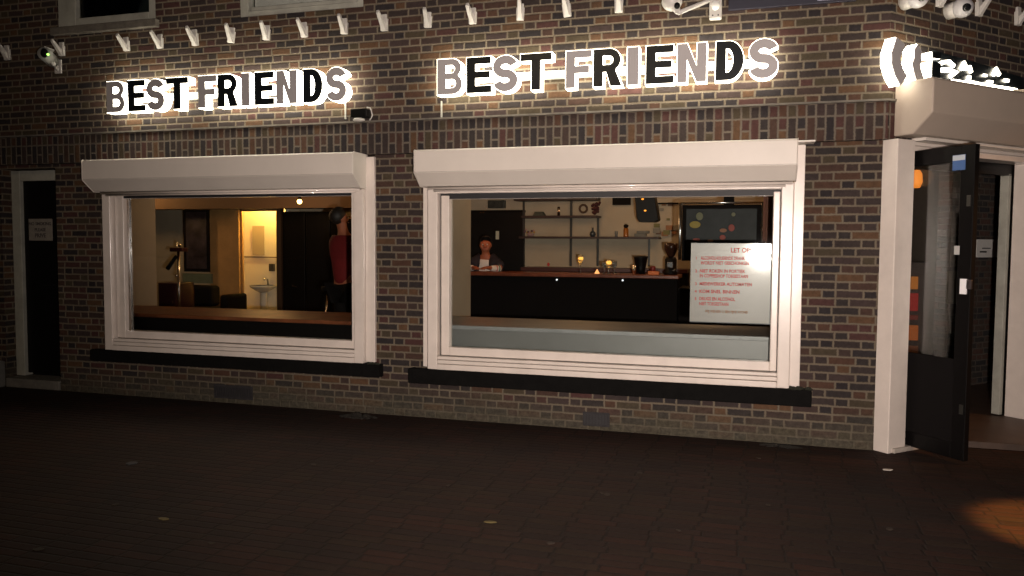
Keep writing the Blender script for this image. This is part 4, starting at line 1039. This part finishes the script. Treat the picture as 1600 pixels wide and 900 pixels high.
# dome cameras above the entrance
for (px, py), lab in (((1434, -4), 'white dome camera above the entrance, cut off by the top edge'), ((1504, 12), 'white dome camera with a dark lens above the entrance between two brackets')):
    dc = thing('dome_camera', lab, 'security camera'); s_, z_ = onB(px, py, .16); C_ = bw(s_, .16, z_)
    MB().ball(C_, .072, .072, .072, 20, 14).build('housing', mat('pale dome plastic', (.50, .49, .50), .35), dc, smooth=True)
    MB().tube([bw(s_, .0505, z_), bw(s_, .14, z_)], [.062, .058], 16).build('base', M_bracket, dc, smooth=True)
    dv = (CAM-C_).normalized(); dv = (dv+Vector((.42, 0, -.0))).normalized()
    MB().ball(C_+dv*.052, .034, .034, .032, 16, 10).build('lens', mat('glossy black lens', (.01, .01, .012), .06), dc, smooth=True)
    place(dc, bw(s_, .05, z_))
# camera far left with green light
gc = thing('security_camera', 'grey security camera with a small green light at the far left of the wall', 'security camera')
c = onY(77, 87, -.28)
MB().tube([(c.x-.09, -.16, c.z-.02), (c.x+.03, -.36, c.z)], [.058, .062], 14).build('housing', mat('grey camera shell', (.30, .30, .28), .5), gc, smooth=True)
MB().ball((c.x+.025, -.362, c.z+.004), .045, .02, .045).build('lens', M_black, gc, smooth=True)
g_ = onY(75, 85, -.40); MB().ball(g_, .011).build('indicator_light', mat('green indicator', (.3, 1, .2), .4, emit=(.35, 1, .12), estr=3), gc)
a = onY(92, 110, -.052); MB().tube([(a.x, -.052, a.z), (a.x, -.10, a.z+.04), (c.x, -.24, c.z-.06)], .020).build('arm', M_bracket, gc, smooth=True)
MB().box(a.x-.04, a.x+.04, -.066, -.0505, a.z-.03, a.z+.10).build('wall_plate', M_bracket, gc, bevel=.003)
MB().add([(c.x-.16, -.12, c.z+.05), (c.x-.02, -.20, c.z+.07), (c.x+.0, -.33, c.z+.07), (c.x-.14, -.25, c.z+.05)], [(0, 1, 2, 3)]).build('sun_hood', M_bracket, gc).modifiers.new('t', 'SOLIDIFY').thickness = .006
place(gc, (a.x, -.05, a.z))
# little floodlight at the right end of the left sign
fl = thing('floodlight', 'small dark floodlight with a pale hood at the right end of the left sign', 'floodlight')
a = onY(550, 171, -.12); b = onY(575, 183, -.12)
MB().box(a.x, b.x, -.15, -.06, b.z, a.z).build('body', M_black, fl, bevel=.006)
c = onY(560, 187, -.15); MB().ball((c.x, -.14, c.z), .055, .04, .018, 14, 8).build('hood', M_bracket, fl, smooth=True)
w0 = onY(579, 168, -.06); w1 = onY(582, 180, -.06); w2 = onY(576, 191, -.06)
MB().tube([(w0.x-.03, -.07, w0.z), (w0.x, -.066, w0.z-.005), tuple(w1), tuple(w2)], .006, 8).build('cable', M_bracket, fl, smooth=True)
place(fl, (c.x, -.05, b.z))
p = onY(540, 170, -.056); tag(MB().box(p.x-.006, p.x+.006, -.064, -.0505, onY(540, 186, -.056).z, onY(540, 158, -.056).z).build('cable_clip', M_rail), 'thin grey cable running down the wall below the left sign', 'cable')
p = onY(690, 170, -.056); tag(MB().box(p.x-.005, p.x+.005, -.064, -.0505, onY(692, 186, -.056).z, onY(692, 158, -.056).z).build('cable_clip', M_rail), 'thin grey cable running down the wall below the right sign', 'cable')
# dark board at the top right
ab = thing('wall_board_sign', 'dark navy sign board with pale lettering at the top right of the wall', 'sign')
a = onY(1138, 18, -.075); b = onY(1338, 6, -.075)
MB().box(a.x, b.x, -.075, -.0505, 3.243, 3.75).build('board', mat('navy board', (.010, .010, .022), .5), ab, bevel=.004)
c = onY(1277, 8, -.08); d_ = onY(1331, 4, -.08)
MB().box(c.x, d_.x, -.078, -.0752, 3.262, 3.34).build('panel', mat('pale blue lettering panel', (.30, .32, .42), .6), ab)
text('lettering', 'ABAEL', (c.x+.012, -.0785, 3.272), .072, mat('navy lettering', (.05, .05, .12), .6), ab, bold=.002)
text('lettering', 'CAFE BAR', (a.x+.16, -.0765, 3.318), .10, mat('pale lettering', (.4, .4, .4), .6), ab, bold=.001)
place(ab, (a.x, -.05, 3.243))
# ledge end trim beside the right shutter box
a = onY(1247, 220, -.12); b = onY(1273, 224, -.12)
tag(MB().box(a.x, b.x, -.16, -.004, 2.247, 2.2585).build('metal_flashing', M_box), 'thin white metal flashing at the right end of the right shutter box', 'flashing')

# ================================================================== WARM LIT CORNER BEHIND THE ENTRANCE
ol = thing('wall_lamp', 'orange glowing lamp inside just behind the left entrance post', 'lamp')
c = onY(1433, 279, 3.2); MB().lathe((c.x-.02, 3.2, c.z-.10), [(.05, 0), (.075, .06), (.07, .15), (.045, .19)], 16).build('shade', mat('glowing orange shade', (1, .5, .1), .5, emit=(1, .26, .03), estr=.9), ol, smooth=True)
MB().tube([(c.x-.02, 3.2, c.z+.09), (c.x-.02, 3.2, 2.66)], .008).build('cord', M_blackm, ol)
place(ol, (c.x-.02, 3.2, 2.66))
dsp = thing('display_cabinet', 'narrow display of glowing red and orange packets behind the left entrance post', 'display')
a = onY(1418, 425, 3.0); b = onY(1445, 600, 3.0)
MB().box(a.x, b.x, 3.02, 3.3, b.z-.2, a.z+.1).build('body', mat('dark brown cabinet', (.04, .015, .01), .5), dsp)
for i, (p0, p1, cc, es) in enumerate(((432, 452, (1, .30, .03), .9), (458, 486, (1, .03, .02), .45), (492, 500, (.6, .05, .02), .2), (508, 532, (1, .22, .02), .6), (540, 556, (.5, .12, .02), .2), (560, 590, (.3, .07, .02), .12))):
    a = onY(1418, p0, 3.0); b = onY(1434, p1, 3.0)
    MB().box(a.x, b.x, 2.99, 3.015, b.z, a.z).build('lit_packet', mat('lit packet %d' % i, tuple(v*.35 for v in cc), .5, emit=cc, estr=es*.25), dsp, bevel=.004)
place(dsp, (a.x, 3.0, .05))
lamp('vestibule_lamp', 'POINT', (.75, 2.6, 2.2), 1.2, (1, .42, .16), .1)

# ================================================================== LITTER
def flat(name, label, px, py, sx, sy, m, group=None, cat='litter', rot=0):
    p = onZ(px, py, 0)
    pts = [(-1, -.2), (-.5, -.8), (.3, -1), (1, -.1), (.6, .7), (-.2, 1), (-.8, .6)]
    o = MB().solid([[(x*sx, y_*sy) for x, y_ in pts]], lambda x, y_, d: (x, y_, d+.02*abs(x)), .002, .006).build(name, m)
    o.location = (p.x, p.y, 0.001); o.rotation_euler = (0, 0, rot)
    return tag(o, label, cat, group)
pale = mat('pale litter paper', (.50, .48, .45), .8)
flat('paper_scrap', 'small bright paper scrap on the paving before the entrance post', 1387, 735, .035, .018, pale, rot=.3)
flat('paper_scrap', 'faint grey round scrap on the dark paving below the left window', 206, 725, .04, .04, mat('grey litter', (.045, .045, .05), .9))
flat('leaf', 'pale curled leaf on the paving in the foreground centre', 766, 817, .035, .015, mat('dull yellow leaf', (.12, .09, .03), .8), cat='leaf', rot=.2)
flat('leaf', 'yellowish leaf on the dark paving in the left foreground', 256, 812, .035, .018, mat('dull yellow leaf', (.12, .09, .03), .8), cat='leaf')
lm = mat('brown fallen leaf', (.030, .020, .013), .9)
for px, py in ((490, 727), (345, 768), (330, 850), (940, 772), (948, 774), (1185, 717), (580, 722), (60, 860), (860, 850), (1060, 830), (1390, 828), (700, 760), (1200, 790), (520, 790), (180, 790), (1000, 740)):
    flat('leaf', 'small brown fallen leaf lying on the dark brick paving', px, py, .012+rnd.random()*.02, .010+rnd.random()*.012, lm, 'small brown leaves on the paving', 'leaf', rnd.random()*6)
dirt = mat('dark damp dirt', (.010, .008, .005), .95, bump=.6, bscale=40)
def heap(px, py, rx, ry, h, label):
    p = onZ(px, py, 0); m_ = MB()
    for i in range(30):
        a = rnd.random()*6.28; r = math.sqrt(rnd.random()); m_.ball((r*math.cos(a)*rx, r*math.sin(a)*ry, h*.3*(1-r)), rx*.16, ry*.3, h*(.7-.5*r), 7, 5)
    o = m_.build('dirt_heap', dirt, smooth=True); o.location = (p.x, min(p.y, -ry-.02), 0); tag(o, label, 'dirt')
heap(560, 652, .17, .06, .05, 'dark heap of dirt at the wall foot below the brick pier')
heap(1215, 697, .16, .05, .025, 'dark strip of dirt at the wall foot below the right window end')
